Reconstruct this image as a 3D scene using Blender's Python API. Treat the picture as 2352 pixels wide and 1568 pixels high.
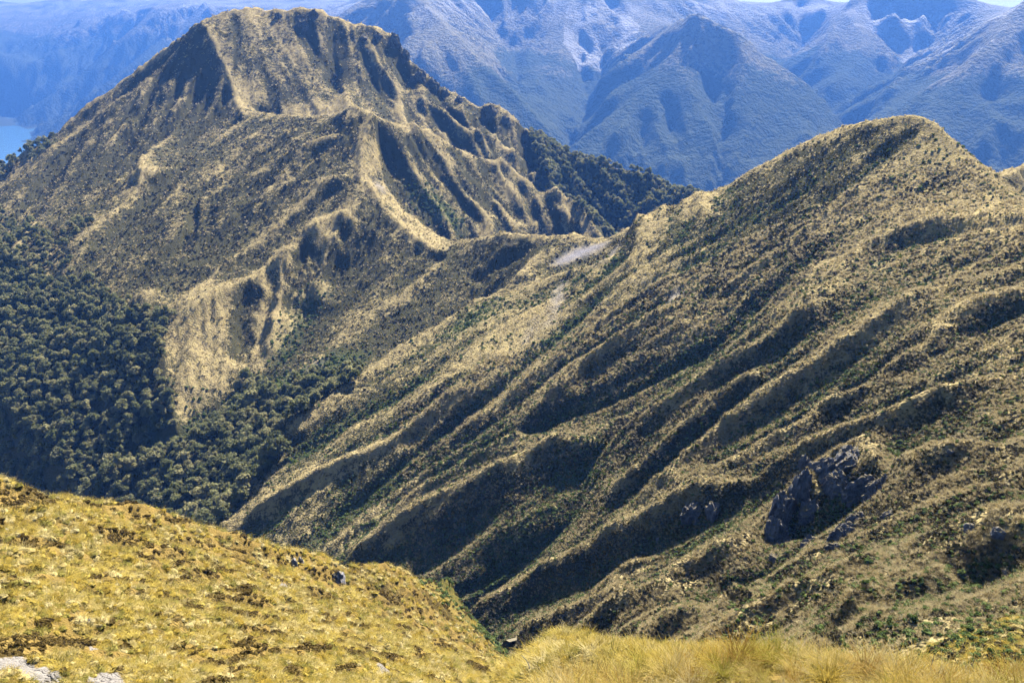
import bpy, math, random, time
import numpy as np
from mathutils import Vector, Matrix

T0 = time.time()
rng = np.random.default_rng(7)
random.seed(7)
for o in list(bpy.data.objects):
    bpy.data.objects.remove(o)
scene = bpy.context.scene
COL = scene.collection

# ------------------------------------------------------------------ camera
CAMZ = 1200.0                      # eye height above sea, metres
PITCH = math.radians(20.5)
FPX, CX, CY = 2037.0, 1176.0, 784.0   # survey camera: focal length / centre used to read bearings off the photograph
cam_d = bpy.data.cameras.new("camera")
cam_d.sensor_width = 36.0
cam_d.lens = FPX / 2352.0 * 36.0
cam_d.clip_start = 0.1
cam_d.clip_end = 120000.0
cam = bpy.data.objects.new("camera", cam_d)
cam.location = (0, 0, CAMZ)
cam.rotation_euler = (math.pi / 2 - PITCH, 0, 0)
COL.objects.link(cam)
scene.camera = cam

# ------------------------------------------------------------------ sky, sun, exposure
SUN_AZ = math.radians(24.0)        # to the right of the view direction (+Y)
SUN_EL = math.radians(42.0)
world = bpy.data.worlds.new("World")
scene.world = world
world.use_nodes = True
wn = world.node_tree
for n in list(wn.nodes):
    wn.nodes.remove(n)
w_out = wn.nodes.new("ShaderNodeOutputWorld")
w_bg = wn.nodes.new("ShaderNodeBackground")
w_sky = wn.nodes.new("ShaderNodeTexSky")
w_sky.sky_type = 'NISHITA'
w_sky.sun_disc = False
w_sky.sun_elevation = SUN_EL
w_sky.sun_rotation = SUN_AZ
w_sky.altitude = 1200
w_sky.air_density = 1.0
w_sky.dust_density = 1.0
w_bg.inputs[1].default_value = 0.05
wn.links.new(w_sky.outputs[0], w_bg.inputs[0])
wn.links.new(w_bg.outputs[0], w_out.inputs[0])

sun_d = bpy.data.lights.new("sun", 'SUN')
sun_d.energy = 5.0
sun_d.angle = math.radians(0.55)
sun_d.color = (1.0, 0.955, 0.885)
sun = bpy.data.objects.new("sun", sun_d)
sdir = Vector((math.sin(SUN_AZ) * math.cos(SUN_EL), math.cos(SUN_AZ) * math.cos(SUN_EL), math.sin(SUN_EL)))
sun.rotation_euler = sdir.to_track_quat('Z', 'Y').to_euler()
sun.location = (0, 0, CAMZ + 300)
COL.objects.link(sun)

vs = scene.view_settings
scene.display_settings.display_device = 'sRGB'
vs.view_transform = 'Standard'
vs.look = 'None'
vs.exposure = 1.62
vs.gamma = 1.0
vs.use_curve_mapping = False
scene.cycles.max_bounces = 3
scene.cycles.diffuse_bounces = 0
scene.cycles.glossy_bounces = 1
scene.cycles.transmission_bounces = 2
scene.cycles.volume_bounces = 0
scene.cycles.use_denoising = True
scene.cycles.use_adaptive_sampling = True
scene.cycles.adaptive_threshold = 0.04

HAZE_ON = True

# ------------------------------------------------------------------ helpers: rays, noise, rasters
cP, sP = math.cos(PITCH), math.sin(PITCH)

def ray(px, py):
    """bearing of a point of the photograph: X/Y and Z/Y (Z relative to the eye)"""
    u = (px - CX) / FPX
    v = (CY - py) / FPX
    y = cP + v * sP
    return u / y, (-sP + v * cP) / y

def P(px, py, Y):
    a, b = ray(px, py)
    return (a * Y, Y, b * Y)

def W(x, y, z):
    return ('w', x, y, z)

def line(pts):
    out = []
    for p in pts:
        out.append(p[1:] if p[0] == 'w' else P(*p))
    return np.array(out, float)

def hash2(ix, iy, seed):
    h = (ix.astype(np.int64) * 374761393 + iy.astype(np.int64) * 668265263 + seed * 1442695041) & 0xFFFFFFFF
    h = ((h ^ (h >> 13)) * 1274126177) & 0xFFFFFFFF
    h = h ^ (h >> 16)
    return (h & 0xFFFFFF) / float(0xFFFFFF)

def vnoise(x, y, seed=0):
    x0 = np.floor(x); y0 = np.floor(y)
    fx = x - x0; fy = y - y0
    fx = fx * fx * fx * (fx * (fx * 6 - 15) + 10)
    fy = fy * fy * fy * (fy * (fy * 6 - 15) + 10)
    ix = x0.astype(np.int64); iy = y0.astype(np.int64)
    a = hash2(ix, iy, seed); b = hash2(ix + 1, iy, seed)
    c = hash2(ix, iy + 1, seed); d = hash2(ix + 1, iy + 1, seed)
    return (a + (b - a) * fx) * (1 - fy) + (c + (d - c) * fx) * fy     # 0..1

def fbm(x, y, seed=0, octs=4, gain=0.5):
    s = np.zeros_like(x); a = 1.0; t = 0.0
    ca, sa = math.cos(0.6), math.sin(0.6)
    for k in range(octs):
        s += a * (vnoise(x, y, seed + 17 * k) - 0.5)
        t += a
        x, y = (x * ca - y * sa) * 2.03 + 5.3, (x * sa + y * ca) * 2.03 - 3.1
        a *= gain
    return s / t * 2          # about -1..1

def ridged(x, y, seed=0, octs=4, gain=0.5):
    s = np.zeros_like(x); a = 1.0; t = 0.0
    ca, sa = math.cos(0.9), math.sin(0.9)
    for k in range(octs):
        s += a * (1 - np.abs(2 * vnoise(x, y, seed + 31 * k) - 1))
        t += a
        x, y = (x * ca - y * sa) * 2.05 + 1.7, (x * sa + y * ca) * 2.05 + 9.2
        a *= gain
    return s / t              # 0..1

class Raster:
    def __init__(s, x0, x1, y0, y1, cell):
        s.x0, s.y0, s.c = x0, y0, cell
        s.nx = int((x1 - x0) / cell) + 1
        s.ny = int((y1 - y0) / cell) + 1
        s.h = None
    def coords(s):
        xs = s.x0 + np.arange(s.nx) * s.c
        ys = s.y0 + np.arange(s.ny) * s.c
        return np.meshgrid(xs, ys)            # shape (ny,nx)
    def sample(s, x, y, arr=None):
        A = s.h if arr is None else arr
        gx = np.clip((np.asarray(x, float) - s.x0) / s.c, 0, s.nx - 1.001)
        gy = np.clip((np.asarray(y, float) - s.y0) / s.c, 0, s.ny - 1.001)
        ix = gx.astype(int); iy = gy.astype(int)
        fx = gx - ix; fy = gy - iy
        return (A[iy, ix] * (1 - fx) + A[iy, ix + 1] * fx) * (1 - fy) + (A[iy + 1, ix] * (1 - fx) + A[iy + 1, ix + 1] * fx) * fy

def densify(L, step):
    out = []
    for a, b in zip(L[:-1], L[1:]):
        n = max(1, int(np.hypot(*(b[:2] - a[:2])) / step))
        t = np.arange(n)[:, None] / n
        out.append(a + (b - a) * t)
    out.append(L[-1:])
    return np.concatenate(out)

def diffuse(R, lines, iters=120, levels=6):
    """terrain between surveyed ridge and stream lines, by heat diffusion (coarse to fine)"""
    pts = np.concatenate([densify(L, R.c * 0.6) for L in lines])
    h = None
    for lev in range(levels - 1, -1, -1):
        k = 2 ** lev
        nx = (R.nx + k - 1) // k + 1; ny = (R.ny + k - 1) // k + 1
        ix = np.clip(np.round((pts[:, 0] - R.x0) / (R.c * k)).astype(int), -1, nx)
        iy = np.clip(np.round((pts[:, 1] - R.y0) / (R.c * k)).astype(int), -1, ny)
        ok = (ix >= 0) & (ix < nx) & (iy >= 0) & (iy < ny)
        num = np.zeros((ny, nx)); den = np.zeros((ny, nx))
        np.add.at(num, (iy[ok], ix[ok]), pts[ok, 2]); np.add.at(den, (iy[ok], ix[ok]), 1)
        fix = den > 0
        val = np.where(fix, num / np.maximum(den, 1), 0)
        if h is None:
            h = np.full((ny, nx), pts[:, 2].mean())
            n_it = 2500
        else:
            yy = np.minimum(np.arange(ny) / 2.0, h.shape[0] - 1.001)
            xx = np.minimum(np.arange(nx) / 2.0, h.shape[1] - 1.001)
            iy0 = yy.astype(int); ix0 = xx.astype(int)
            fy = (yy - iy0)[:, None]; fx = (xx - ix0)[None, :]
            h = (h[iy0][:, ix0] * (1 - fx) + h[iy0][:, ix0 + 1] * fx) * (1 - fy) + (h[iy0 + 1][:, ix0] * (1 - fx) + h[iy0 + 1][:, ix0 + 1] * fx) * fy
            n_it = iters
        h = np.where(fix, val, h)
        for _ in range(n_it):
            p = np.pad(h, 1, mode='edge')
            h = 0.25 * (p[:-2, 1:-1] + p[2:, 1:-1] + p[1:-1, :-2] + p[1:-1, 2:])
            h[fix] = val[fix]
    R.h = h[:R.ny, :R.nx].copy()
    return R

def blur(A, r, n=2):
    for _ in range(n):
        for ax in (0, 1):
            c = np.cumsum(np.pad(A, [(r + 1, r) if ax == k else (0, 0) for k in (0, 1)], mode='edge'), axis=ax)
            if ax == 0:
                A = (c[2 * r + 1:] - c[:-(2 * r + 1)]) / (2 * r + 1)
            else:
                A = (c[:, 2 * r + 1:] - c[:, :-(2 * r + 1)]) / (2 * r + 1)
    return A

def run_field(R, traces, reach):
    """direction in which spurs and gullies run: along the traced ones near them, down the fall line elsewhere"""
    gy, gx = np.gradient(blur(R.h, 6, 2))
    m = np.hypot(gx, gy) + 1e-6
    gx = -gx / m; gy = -gy / m
    q = 4
    XX, YY = R.coords()
    xs, ys = XX[::q, ::q], YY[::q, ::q]
    sx = np.zeros_like(xs); sy = np.zeros_like(xs); sw = np.zeros_like(xs)
    for L in traces:
        D = densify(np.c_[L, np.zeros(len(L))], reach * 0.8)[:, :2]
        for a, b in zip(D[:-1], D[1:]):
            t = b - a; l = np.hypot(*t)
            if l < 1e-3: continue
            t = t / l
            c = (a + b) / 2
            w = 1.0 / (((xs - c[0]) ** 2 + (ys - c[1]) ** 2) / reach ** 2 + 0.15) ** 2
            sx += w * t[0]; sy += w * t[1]; sw += w
    k = sw / (sw + 0.12)
    n = np.hypot(sx, sy) + 1e-9
    sx, sy = sx / n, sy / n
    up = lambda A: np.repeat(np.repeat(A, q, 0), q, 1)[:R.ny, :R.nx]
    k = blur(up(k), q, 1); sx = blur(up(sx), q, 1); sy = blur(up(sy), q, 1)
    dx = k * sx + (1 - k) * gx; dy = k * sy + (1 - k) * gy
    m = np.hypot(dx, dy) + 1e-6
    return dx / m, dy / m

def lic(R, seed, steps=14, step=1.0, pre=0, smooth=4, field=None):
    """noise drawn out along the fall line: rills and small spurs"""
    g = np.random.default_rng(seed).standard_normal(R.h.shape)
    if pre:
        g = blur(g, pre, 1)
    hb = blur(R.h, smooth, 2)
    gy, gx = np.gradient(hb)
    m = np.hypot(gx, gy) + 1e-6
    gx /= m; gy /= m
    if field is not None:
        gx, gy = field
    yy, xx = np.mgrid[0:R.ny, 0:R.nx].astype(float)
    acc = g.copy(); n = 1
    for sgn in (1, -1):
        px, py = xx.copy(), yy.copy()
        for _ in range(steps):
            ix = np.clip(px, 0, R.nx - 1).astype(int); iy = np.clip(py, 0, R.ny - 1).astype(int)
            dx = gx[iy, ix]; dy = gy[iy, ix]
            px += sgn * dx * step; py += sgn * dy * step
            acc += g[np.clip(py, 0, R.ny - 1).astype(int), np.clip(px, 0, R.nx - 1).astype(int)]
            n += 1
    acc /= n
    acc -= acc.mean()
    return acc / acc.std()

def cast(R, px, py, y0, y1, off=0.0, n=900):
    """first meeting of a sight line with the surveyed surface"""
    a, b = ray(px, py)
    Y = np.linspace(y0, y1, n)
    d = b * Y - (R.sample(a * Y, Y) + off)
    hit = np.nonzero(d < 0)[0]
    if len(hit) == 0:
        k = int(np.argmin(d))
    else:
        k = hit[0]
    if k > 0 and d[k] < 0:
        t = d[k - 1] / (d[k - 1] - d[k])
        y = Y[k - 1] + (Y[k] - Y[k - 1]) * t
    else:
        y = Y[k]
    return a * y, y

def relief(R, feats, y0, y1, gain=1.0, narrow=1.0, keepm=None):
    """raise spurs and cut gullies along traced lines: (points, height, width)"""
    XX, YY = R.coords()
    add = np.zeros_like(R.h)
    traces = []
    for pts, A, wd in feats:
        A = A * gain; wd = wd * narrow
        L = np.array([cast(R, p[0], p[1], y0, y1, A * 0.8) for p in pts])
        traces.append(L)
        n = len(L)
        seg = np.r_[0, np.cumsum(np.hypot(*(L[1:] - L[:-1]).T))]
        tot = seg[-1] + 1e-6
        m = 5 * wd
        xa, xb = L[:, 0].min() - m, L[:, 0].max() + m
        ya, yb = L[:, 1].min() - m, L[:, 1].max() + m
        ia, ib = max(0, int((xa - R.x0) / R.c)), min(R.nx, int((xb - R.x0) / R.c) + 2)
        ja, jb = max(0, int((ya - R.y0) / R.c)), min(R.ny, int((yb - R.y0) / R.c) + 2)
        if ib <= ia or jb <= ja:
            continue
        x = XX[ja:jb, ia:ib] + 1.3 * R.c * fbm(XX[ja:jb, ia:ib] / (9 * R.c), YY[ja:jb, ia:ib] / (9 * R.c), 3, 2)
        y = YY[ja:jb, ia:ib] + 1.3 * R.c * fbm(XX[ja:jb, ia:ib] / (9 * R.c), YY[ja:jb, ia:ib] / (9 * R.c), 8, 2)
        best = np.full(x.shape, 1e9); tt = np.zeros(x.shape)
        for k in range(n - 1):
            ax, ay = L[k]; bx, by = L[k + 1]
            dx, dy = bx - ax, by - ay
            l2 = dx * dx + dy * dy + 1e-9
            t = np.clip(((x - ax) * dx + (y - ay) * dy) / l2, 0, 1)
            d = np.hypot(x - ax - t * dx, y - ay - t * dy)
            c = d < best
            best = np.where(c, d, best); tt = np.where(c, (seg[k] + t * math.sqrt(l2)) / tot, tt)
        taper = np.clip(np.minimum(tt / (0.12 if A > 0 else 0.38), (1 - tt) / (0.10 if A > 0 else 0.2)), 0, 1)
        taper = (0.25 if A > 0 else 0.05) + (0.75 if A > 0 else 0.95) * taper * (2 - taper)
        s = np.sqrt(best ** 2 + (0.10 * wd) ** 2)
        add[ja:jb, ia:ib] += A * taper * np.exp(-s / wd)
    R.h = R.h + (add if keepm is None else add * keepm)
    return traces

def crest_keep(R, lines, r):
    """0 on the surveyed crests, 1 away from them: crests keep their surveyed height"""
    m = np.zeros(R.h.shape)
    for L in lines:
        D = densify(L, R.c * 0.5)
        ix = np.round((D[:, 0] - R.x0) / R.c).astype(int); iy = np.round((D[:, 1] - R.y0) / R.c).astype(int)
        ok = (ix >= 0) & (ix < R.nx) & (iy >= 0) & (iy < R.ny)
        m[iy[ok], ix[ok]] = 1
    b = blur(m, r, 2)
    return 1 - np.clip(b / (0.42 / (2 * r + 1)) , 0, 1)

def in_poly(x, y, poly):
    c = np.zeros(np.shape(x), bool)
    n = len(poly)
    j = n - 1
    for i in range(n):
        xi, yi = poly[i]; xj, yj = poly[j]
        if yi != yj:
            t = ((yi > y) != (yj > y)) & (x < (xj - xi) * (y - yi) / (yj - yi) + xi)
            c ^= t
        j = i
    return c

def to_px(x, y, z):
    """bearing of a place, in the units of the traced outlines"""
    d = y * cP - z * sP
    u = x / d
    v = (y * sP + z * cP) / d
    return CX + u * FPX, CY - v * FPX

def plan_poly(R, pts, y0, y1):
    return [cast(R, p[0], p[1], y0, y1) for p in pts]

def link(o):
    COL.objects.link(o)
    return o

def tag(o, label=None, cat=None, group=None, kind=None):
    if label: o['label'] = label
    if cat: o['category'] = cat
    if group: o['group'] = group
    if kind: o['kind'] = kind
    return o

def mesh_np(name, verts, faces, mat=None, smooth=True, attrs=None):
    """faces: (n,3) or (n,4) int array"""
    me = bpy.data.meshes.new(name)
    verts = np.asarray(verts, np.float32); faces = np.asarray(faces, np.int32)
    nf, k = faces.shape
    me.vertices.add(len(verts)); me.vertices.foreach_set('co', verts.ravel())
    me.loops.add(nf * k); me.loops.foreach_set('vertex_index', faces.ravel())
    me.polygons.add(nf)
    me.polygons.foreach_set('loop_start', np.arange(nf, dtype=np.int32) * k)
    me.polygons.foreach_set('loop_total', np.full(nf, k, np.int32))
    me.update(calc_edges=True)
    me.polygons.foreach_set('use_smooth', np.full(nf, smooth, bool))
    if attrs:
        for an, arr in attrs.items():
            if arr.ndim == 1:
                a = me.attributes.new(an, 'FLOAT', 'POINT'); a.data.foreach_set('value', arr.astype(np.float32))
            else:
                a = me.color_attributes.new(an, 'FLOAT_COLOR', 'POINT'); a.data.foreach_set('color', arr.astype(np.float32).ravel())
    if mat: me.materials.append(mat)
    me.validate()
    return me

def grid_faces(ny, nx):
    i = np.arange(ny - 1)[:, None] * nx + np.arange(nx - 1)[None, :]
    i = i.ravel()
    return np.stack([i, i + 1, i + nx + 1, i + nx], 1)

# ------------------------------------------------------------------ materials
def new_mat(name):
    m = bpy.data.materials.new(name)
    m.use_nodes = True
    nt = m.node_tree
    for n in list(nt.nodes):
        nt.nodes.remove(n)
    return m, nt

def N(nt, t, **kw):
    n = nt.nodes.new(t)
    for k, v in kw.items():
        setattr(n, k, v)
    return n

def mixc(nt, fac, a, b, blend='MIX'):
    n = N(nt, 'ShaderNodeMix', data_type='RGBA', blend_type=blend)
    for sock, val in ((n.inputs[0], fac), (n.inputs[6], a), (n.inputs[7], b)):
        if isinstance(val, (int, float)):
            sock.default_value = val
        elif isinstance(val, tuple):
            sock.default_value = (*val, 1) if len(val) == 3 else val
        else:
            nt.links.new(val, sock)
    return n.outputs[2]

def noise_fac(nt, scale, detail=4, rough=0.55, lo=0.35, hi=0.65, coord=None, dist=0.0):
    n = N(nt, 'ShaderNodeTexNoise')
    n.inputs['Scale'].default_value = scale
    n.inputs['Detail'].default_value = detail
    n.inputs['Roughness'].default_value = rough
    n.inputs['Distortion'].default_value = dist
    if coord is not None:
        nt.links.new(coord, n.inputs['Vector'])
    r = N(nt, 'ShaderNodeMapRange')
    r.inputs[1].default_value = lo; r.inputs[2].default_value = hi
    nt.links.new(n.outputs[0], r.inputs[0])
    return r.outputs[0]

def mathn(nt, op, a, b=None):
    n = N(nt, 'ShaderNodeMath', operation=op)
    for s, v in ((n.inputs[0], a), (n.inputs[1], b)):
        if v is None: continue
        if isinstance(v, (int, float)): s.default_value = v
        else: nt.links.new(v, s)
    return n.outputs[0]

def ground_material(name, scale, tus, tus2, brown, scrub, green, scree, bump_d=0.4, fine=1.0, bump_mid=False):
    """ground cover: tussock, scrub, green shrubs and scree laid out by the painted cover map (what grows where, plus shade painted on mountain slopes)"""
    m, nt = new_mat(name)
    out = N(nt, 'ShaderNodeOutputMaterial')
    bs = N(nt, 'ShaderNodeBsdfDiffuse')
    at = N(nt, 'ShaderNodeAttribute', attribute_name='cover')
    sep = N(nt, 'ShaderNodeSeparateColor')
    nt.links.new(at.outputs[0], sep.inputs[0])
    geo = N(nt, 'ShaderNodeNewGeometry')
    pos = geo.outputs['Position']
    big = noise_fac(nt, 0.025 * scale, 2, 0.6, 0.35, 0.65, pos)
    mid = noise_fac(nt, 0.22 * scale, 2, 0.65, 0.38, 0.62, pos)
    sm = noise_fac(nt, 0.9 * scale * fine, 1, 0.7, 0.36, 0.64, pos)
    c = mixc(nt, big, tus, tus2)
    c = mixc(nt, mathn(nt, 'MULTIPLY', mid, 0.5), c, brown)
    # scrub, and shade painted as scrub, where the cover map says so, broken up into small bushes
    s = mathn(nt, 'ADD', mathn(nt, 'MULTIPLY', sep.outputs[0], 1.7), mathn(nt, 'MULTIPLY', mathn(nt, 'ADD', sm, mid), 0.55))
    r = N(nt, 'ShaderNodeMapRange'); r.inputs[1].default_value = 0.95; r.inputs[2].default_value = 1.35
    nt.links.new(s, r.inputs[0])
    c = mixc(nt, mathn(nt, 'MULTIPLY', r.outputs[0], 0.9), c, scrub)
    g = mathn(nt, 'MULTIPLY', sep.outputs[1], mathn(nt, 'ADD', 0.35, mathn(nt, 'MULTIPLY', sm, 0.65)))
    c = mixc(nt, g, c, green)
    c = mixc(nt, sep.outputs[2], c, mixc(nt, sm, scree, tuple(v * 0.75 for v in scree)))
    nt.links.new(c, bs.inputs['Color'])
    bn = N(nt, 'ShaderNodeBump')
    bn.inputs['Strength'].default_value = 0.9
    bn.inputs['Distance'].default_value = bump_d
    nt.links.new(sm if bump_mid is False else mid, bn.inputs['Height'])
    nt.links.new(bn.outputs[0], bs.inputs['Normal'])
    nt.links.new(bs.outputs[0], out.inputs[0])
    return m

def foliage_material(name, cols, trans=0.3, rough=0.8):
    m, nt = new_mat(name)
    out = N(nt, 'ShaderNodeOutputMaterial')
    oi = N(nt, 'ShaderNodeObjectInfo')
    ramp = N(nt, 'ShaderNodeValToRGB')
    el = ramp.color_ramp.elements
    el[0].position = 0.0; el[0].color = (*cols[0], 1)
    el[1].position = 1.0; el[1].color = (*cols[-1], 1)
    for k, c in enumerate(cols[1:-1]):
        e = el.new((k + 1) / (len(cols) - 1)); e.color = (*c, 1)
    nt.links.new(oi.outputs['Random'], ramp.inputs[0])
    c = ramp.outputs[0]
    d = N(nt, 'ShaderNodeBsdfDiffuse')
    nt.links.new(c, d.inputs[0])
    t = N(nt, 'ShaderNodeBsdfTranslucent')
    nt.links.new(c, t.inputs[0])
    mx = N(nt, 'ShaderNodeMixShader'); mx.inputs[0].default_value = trans
    nt.links.new(d.outputs[0], mx.inputs[1]); nt.links.new(t.outputs[0], mx.inputs[2])
    nt.links.new(mx.outputs[0], out.inputs[0])
    return m

def rock_material(name, c1, c2, scale):
    m, nt = new_mat(name)
    out = N(nt, 'ShaderNodeOutputMaterial')
    bs = N(nt, 'ShaderNodeBsdfPrincipled'); bs.inputs['Roughness'].default_value = 0.9
    bs.inputs['Specular IOR Level'].default_value = 0.2
    tc = N(nt, 'ShaderNodeTexCoord')
    a = noise_fac(nt, 2.2 * scale, 6, 0.7, 0.35, 0.65, tc.outputs['Object'])
    b = noise_fac(nt, 9.0 * scale, 4, 0.7, 0.52, 0.66, tc.outputs['Object'])
    geo = N(nt, 'ShaderNodeNewGeometry')
    sx = N(nt, 'ShaderNodeSeparateXYZ'); nt.links.new(geo.outputs['Normal'], sx.inputs[0])
    c = mixc(nt, a, c1, c2)
    c = mixc(nt, mathn(nt, 'MULTIPLY', b, 0.5), c, (0.30, 0.30, 0.29))
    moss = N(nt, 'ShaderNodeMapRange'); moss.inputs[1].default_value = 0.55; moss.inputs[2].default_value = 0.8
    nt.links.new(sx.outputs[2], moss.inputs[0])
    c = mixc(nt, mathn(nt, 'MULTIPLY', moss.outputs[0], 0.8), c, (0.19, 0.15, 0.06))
    nt.links.new(c, bs.inputs['Base Color'])
    bn = N(nt, 'ShaderNodeBump'); bn.inputs['Strength'].default_value = 1.0; bn.inputs['Distance'].default_value = 0.05
    nt.links.new(mathn(nt, 'ADD', a, b), bn.inputs['Height']); nt.links.new(bn.outputs[0], bs.inputs['Normal'])
    nt.links.new(bs.outputs[0], out.inputs[0])
    return m

TUS = (0.46, 0.36, 0.165); TUS2 = (0.37, 0.295, 0.14); BROWN = (0.16, 0.12, 0.07)
SCRUB = (0.048, 0.050, 0.024); GREEN = (0.10, 0.14, 0.045); SCREE = (0.33, 0.31, 0.32)
M_main = ground_material("alpine_ground", 1.0, TUS, TUS2, BROWN, SCRUB, GREEN, SCREE, 0.5)
M_near = ground_material("near_tussock_ground", 3.5, (0.30, 0.20, 0.06), (0.22, 0.145, 0.043), (0.12, 0.078, 0.024), (0.075, 0.052, 0.02), (0.14, 0.16, 0.04), (0.27, 0.245, 0.215), 0.15)
M_far = ground_material("far_mountain_cover", 0.2, (0.24, 0.21, 0.13), (0.18, 0.165, 0.10), (0.11, 0.10, 0.055), (0.06, 0.07, 0.038), (0.075, 0.095, 0.04), (0.50, 0.47, 0.44), 9.0, 1.0, True)
M_tree = foliage_material("beech_leaves", [(0.15, 0.165, 0.066), (0.26, 0.262, 0.11), (0.42, 0.38, 0.175)], 0.52)
M_bark = rock_material("beech_bark", (0.07, 0.055, 0.04), (0.13, 0.11, 0.09), 1.0)
M_scrub = foliage_material("scrub_leaves", [(0.040, 0.037, 0.020), (0.065, 0.056, 0.030), (0.125, 0.10, 0.05)], 0.2)
M_green = foliage_material("green_shrub_leaves", [(0.10, 0.145, 0.042), (0.15, 0.20, 0.06), (0.21, 0.26, 0.085)], 0.3)
M_tus = foliage_material("tussock_blades", [(0.40, 0.31, 0.14), (0.54, 0.43, 0.22), (0.66, 0.55, 0.31)], 0.5)
M_straw = foliage_material("straw_tussock_blades", [(0.56, 0.42, 0.14), (0.64, 0.51, 0.21), (0.70, 0.59, 0.31)], 0.45)
M_lime = foliage_material("yellow_green_tussock_blades", [(0.38, 0.33, 0.05), (0.44, 0.38, 0.07), (0.50, 0.42, 0.10)], 0.45)
M_rust = foliage_material("rusty_tussock_blades", [(0.34, 0.19, 0.04), (0.42, 0.25, 0.06), (0.48, 0.31, 0.09)], 0.4)
M_gold = foliage_material("golden_tussock_blades", [(0.46, 0.315, 0.05), (0.54, 0.39, 0.08), (0.60, 0.46, 0.14)], 0.45)
M_rock = rock_material("crag_rock", (0.13, 0.125, 0.145), (0.30, 0.29, 0.31), 0.25)

# ================================================================== MAIN MOUNTAIN, SADDLE, RIGHT HILL AND VALLEY
RC = Raster(-1050, 620, 40, 1900, 2.5)
crest_right = line([W(-10, -60, -3), W(40, 0, -8), W(120, 60, -30), W(190, 160, -52), W(215, 260, -68), (2480, 500, 340), (2352, 475, 400), (2300, 430, 425),
                    (2250, 388, 450), (2200, 335, 478), (2165, 295, 500), (2150, 276, 510), (2100, 262, 520), (2040, 266, 535),
                    (1930, 290, 570), (1830, 332, 605), (1700, 412, 655), (1560, 500, 705), (1480, 549, 735), (1455, 560, 745),
                    (1440, 547, 760), (1400, 555, 765), (1290, 541, 775), (1180, 536, 785), (1110, 546, 795), (1060, 571, 803),
                    (1030, 582, 808), (960, 550, 830), (900, 500, 856), (850, 440, 890), (830, 410, 908), (825, 380, 925),
                    (838, 320, 965), (862, 272, 1000), (830, 259, 1010), (760, 271, 1050), (700, 268, 1095), (600, 259, 1160),
                    (562, 262, 1180), (545, 240, 1205), (530, 180, 1260), (490, 95, 1325), (465, 45, 1360)])
crest_main = line([(465, 45, 1360), (500, 32, 1385), (550, 21, 1405), (582, 8, 1420), (605, 16, 1425), (635, 22, 1427), (670, 22, 1428), (715, 17, 1430),
                   (745, 27, 1430), (765, 37, 1430), (800, 50, 1428), (870, 60, 1424), (895, 75, 1420), (915, 95, 1416), (940, 135, 1408),
                   (965, 155, 1400), (1000, 185, 1390), (1010, 200, 1386), (1045, 215, 1375), (1090, 242, 1362), (1130, 235, 1350), (1170, 258, 1338),
                   (1200, 288, 1322), (1240, 318, 1305), (1330, 365, 1265), (1440, 378, 1225), (1490, 395, 1205), (1520, 410, 1190), (1580, 440, 1160),
                   (1640, 470, 1130), (1760, 560, 1100), (1900, 680, 1080)])
crest_left_far = line([(465, 45, 1362), (400, 95, 1390), (310, 165, 1400), (240, 212, 1390), (195, 247, 1370), (155, 275, 1350), (120, 322, 1320), (60, 342, 1290),
                       (0, 386, 1260), (-120, 470, 1200), (-320, 600, 1120)])
crest_left_near = line([(463, 52, 1350), (375, 160, 1318), (337, 192, 1300), (250, 247, 1262), (200, 288, 1235), (125, 330, 1200), (50, 392, 1160),
                        (-60, 470, 1100), (-250, 600, 1000)])
gully_left = line([(420, 110, 1375), (330, 185, 1352), (245, 245, 1325), (190, 292, 1300), (120, 338, 1262), (45, 402, 1225), (-80, 490, 1160)])
gully_left[:, 2] -= 9
spur6 = line([(562, 262, 1180), (537, 276, 1165), (462, 335, 1080), (390, 376, 1020), (325, 413, 965), (275, 464, 925), (235, 494, 900), (222, 497, 895),
              (200, 525, 875), (137, 586, 830), (100, 632, 800), (50, 702, 755), (0, 780, 715)])
spur9 = line([(862, 274, 1001), (925, 291, 1040), (1000, 316, 1075), (1063, 346, 1100), (1113, 371, 1112), (1176, 397, 1112), (1230, 442, 1095),
              (1313, 458, 1070), (1338, 471, 1055), (1356, 506, 1025), (1378, 544, 990)])
spur3 = line([(832, 430, 895), (813, 480, 865), (738, 513, 830), (635, 603, 780), (588, 633, 762), (497, 673, 730), (415, 734, 697), (370, 783, 670),
              (376, 850, 640), (392, 930, 612), (408, 1000, 590)])
spur1 = line([(1455, 562, 744), (1370, 608, 722), (1290, 629, 700), (1176, 665, 672), (1076, 701, 650), (950, 783, 615), (838, 857, 580),
              (763, 900, 560), (663, 970, 533), (640, 1000, 525), (625, 1080, 500), (588, 1120, 485), (530, 1182, 465), (475, 1242, 448)])
spur2 = line([(650, 885, 615), (560, 945, 600), (480, 985, 590), (412, 1018, 578), (317, 1056, 562), (270, 1068, 556), (212, 1117, 540), (155, 1150, 530)])
stream = line([W(14, 40, -48), W(14, 80, -85), W(12, 140, -138), W(8, 200, -178), (1180, 1512, 250), (1120, 1484, 275), (1070, 1444, 300), (1058, 1412, 316), (930, 1370, 345),
               (800, 1325, 385), (640, 1295, 420), (470, 1272, 455), (300, 1235, 500), (180, 1195, 540), (0, 1160, 595), (-250, 1130, 680), (-600, 1090, 800)])
trib1 = line([(1115, 672, 728), (1080, 692, 712), (1010, 735, 690), (930, 800, 655), (838, 866, 618), (763, 910, 592), (663, 985, 560), (600, 1060, 530), (520, 1150, 497), (440, 1230, 468)])
trib1[:, 2] -= 5
trib2 = line([(880, 500, 848), (800, 600, 800), (720, 700, 745), (660, 800, 690), (630, 850, 660), (590, 885, 645), (500, 955, 618), (437, 1012, 596), (300, 1075, 572), (200, 1140, 548), (120, 1185, 560)])
trib2[1:, 2] -= 4
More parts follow.
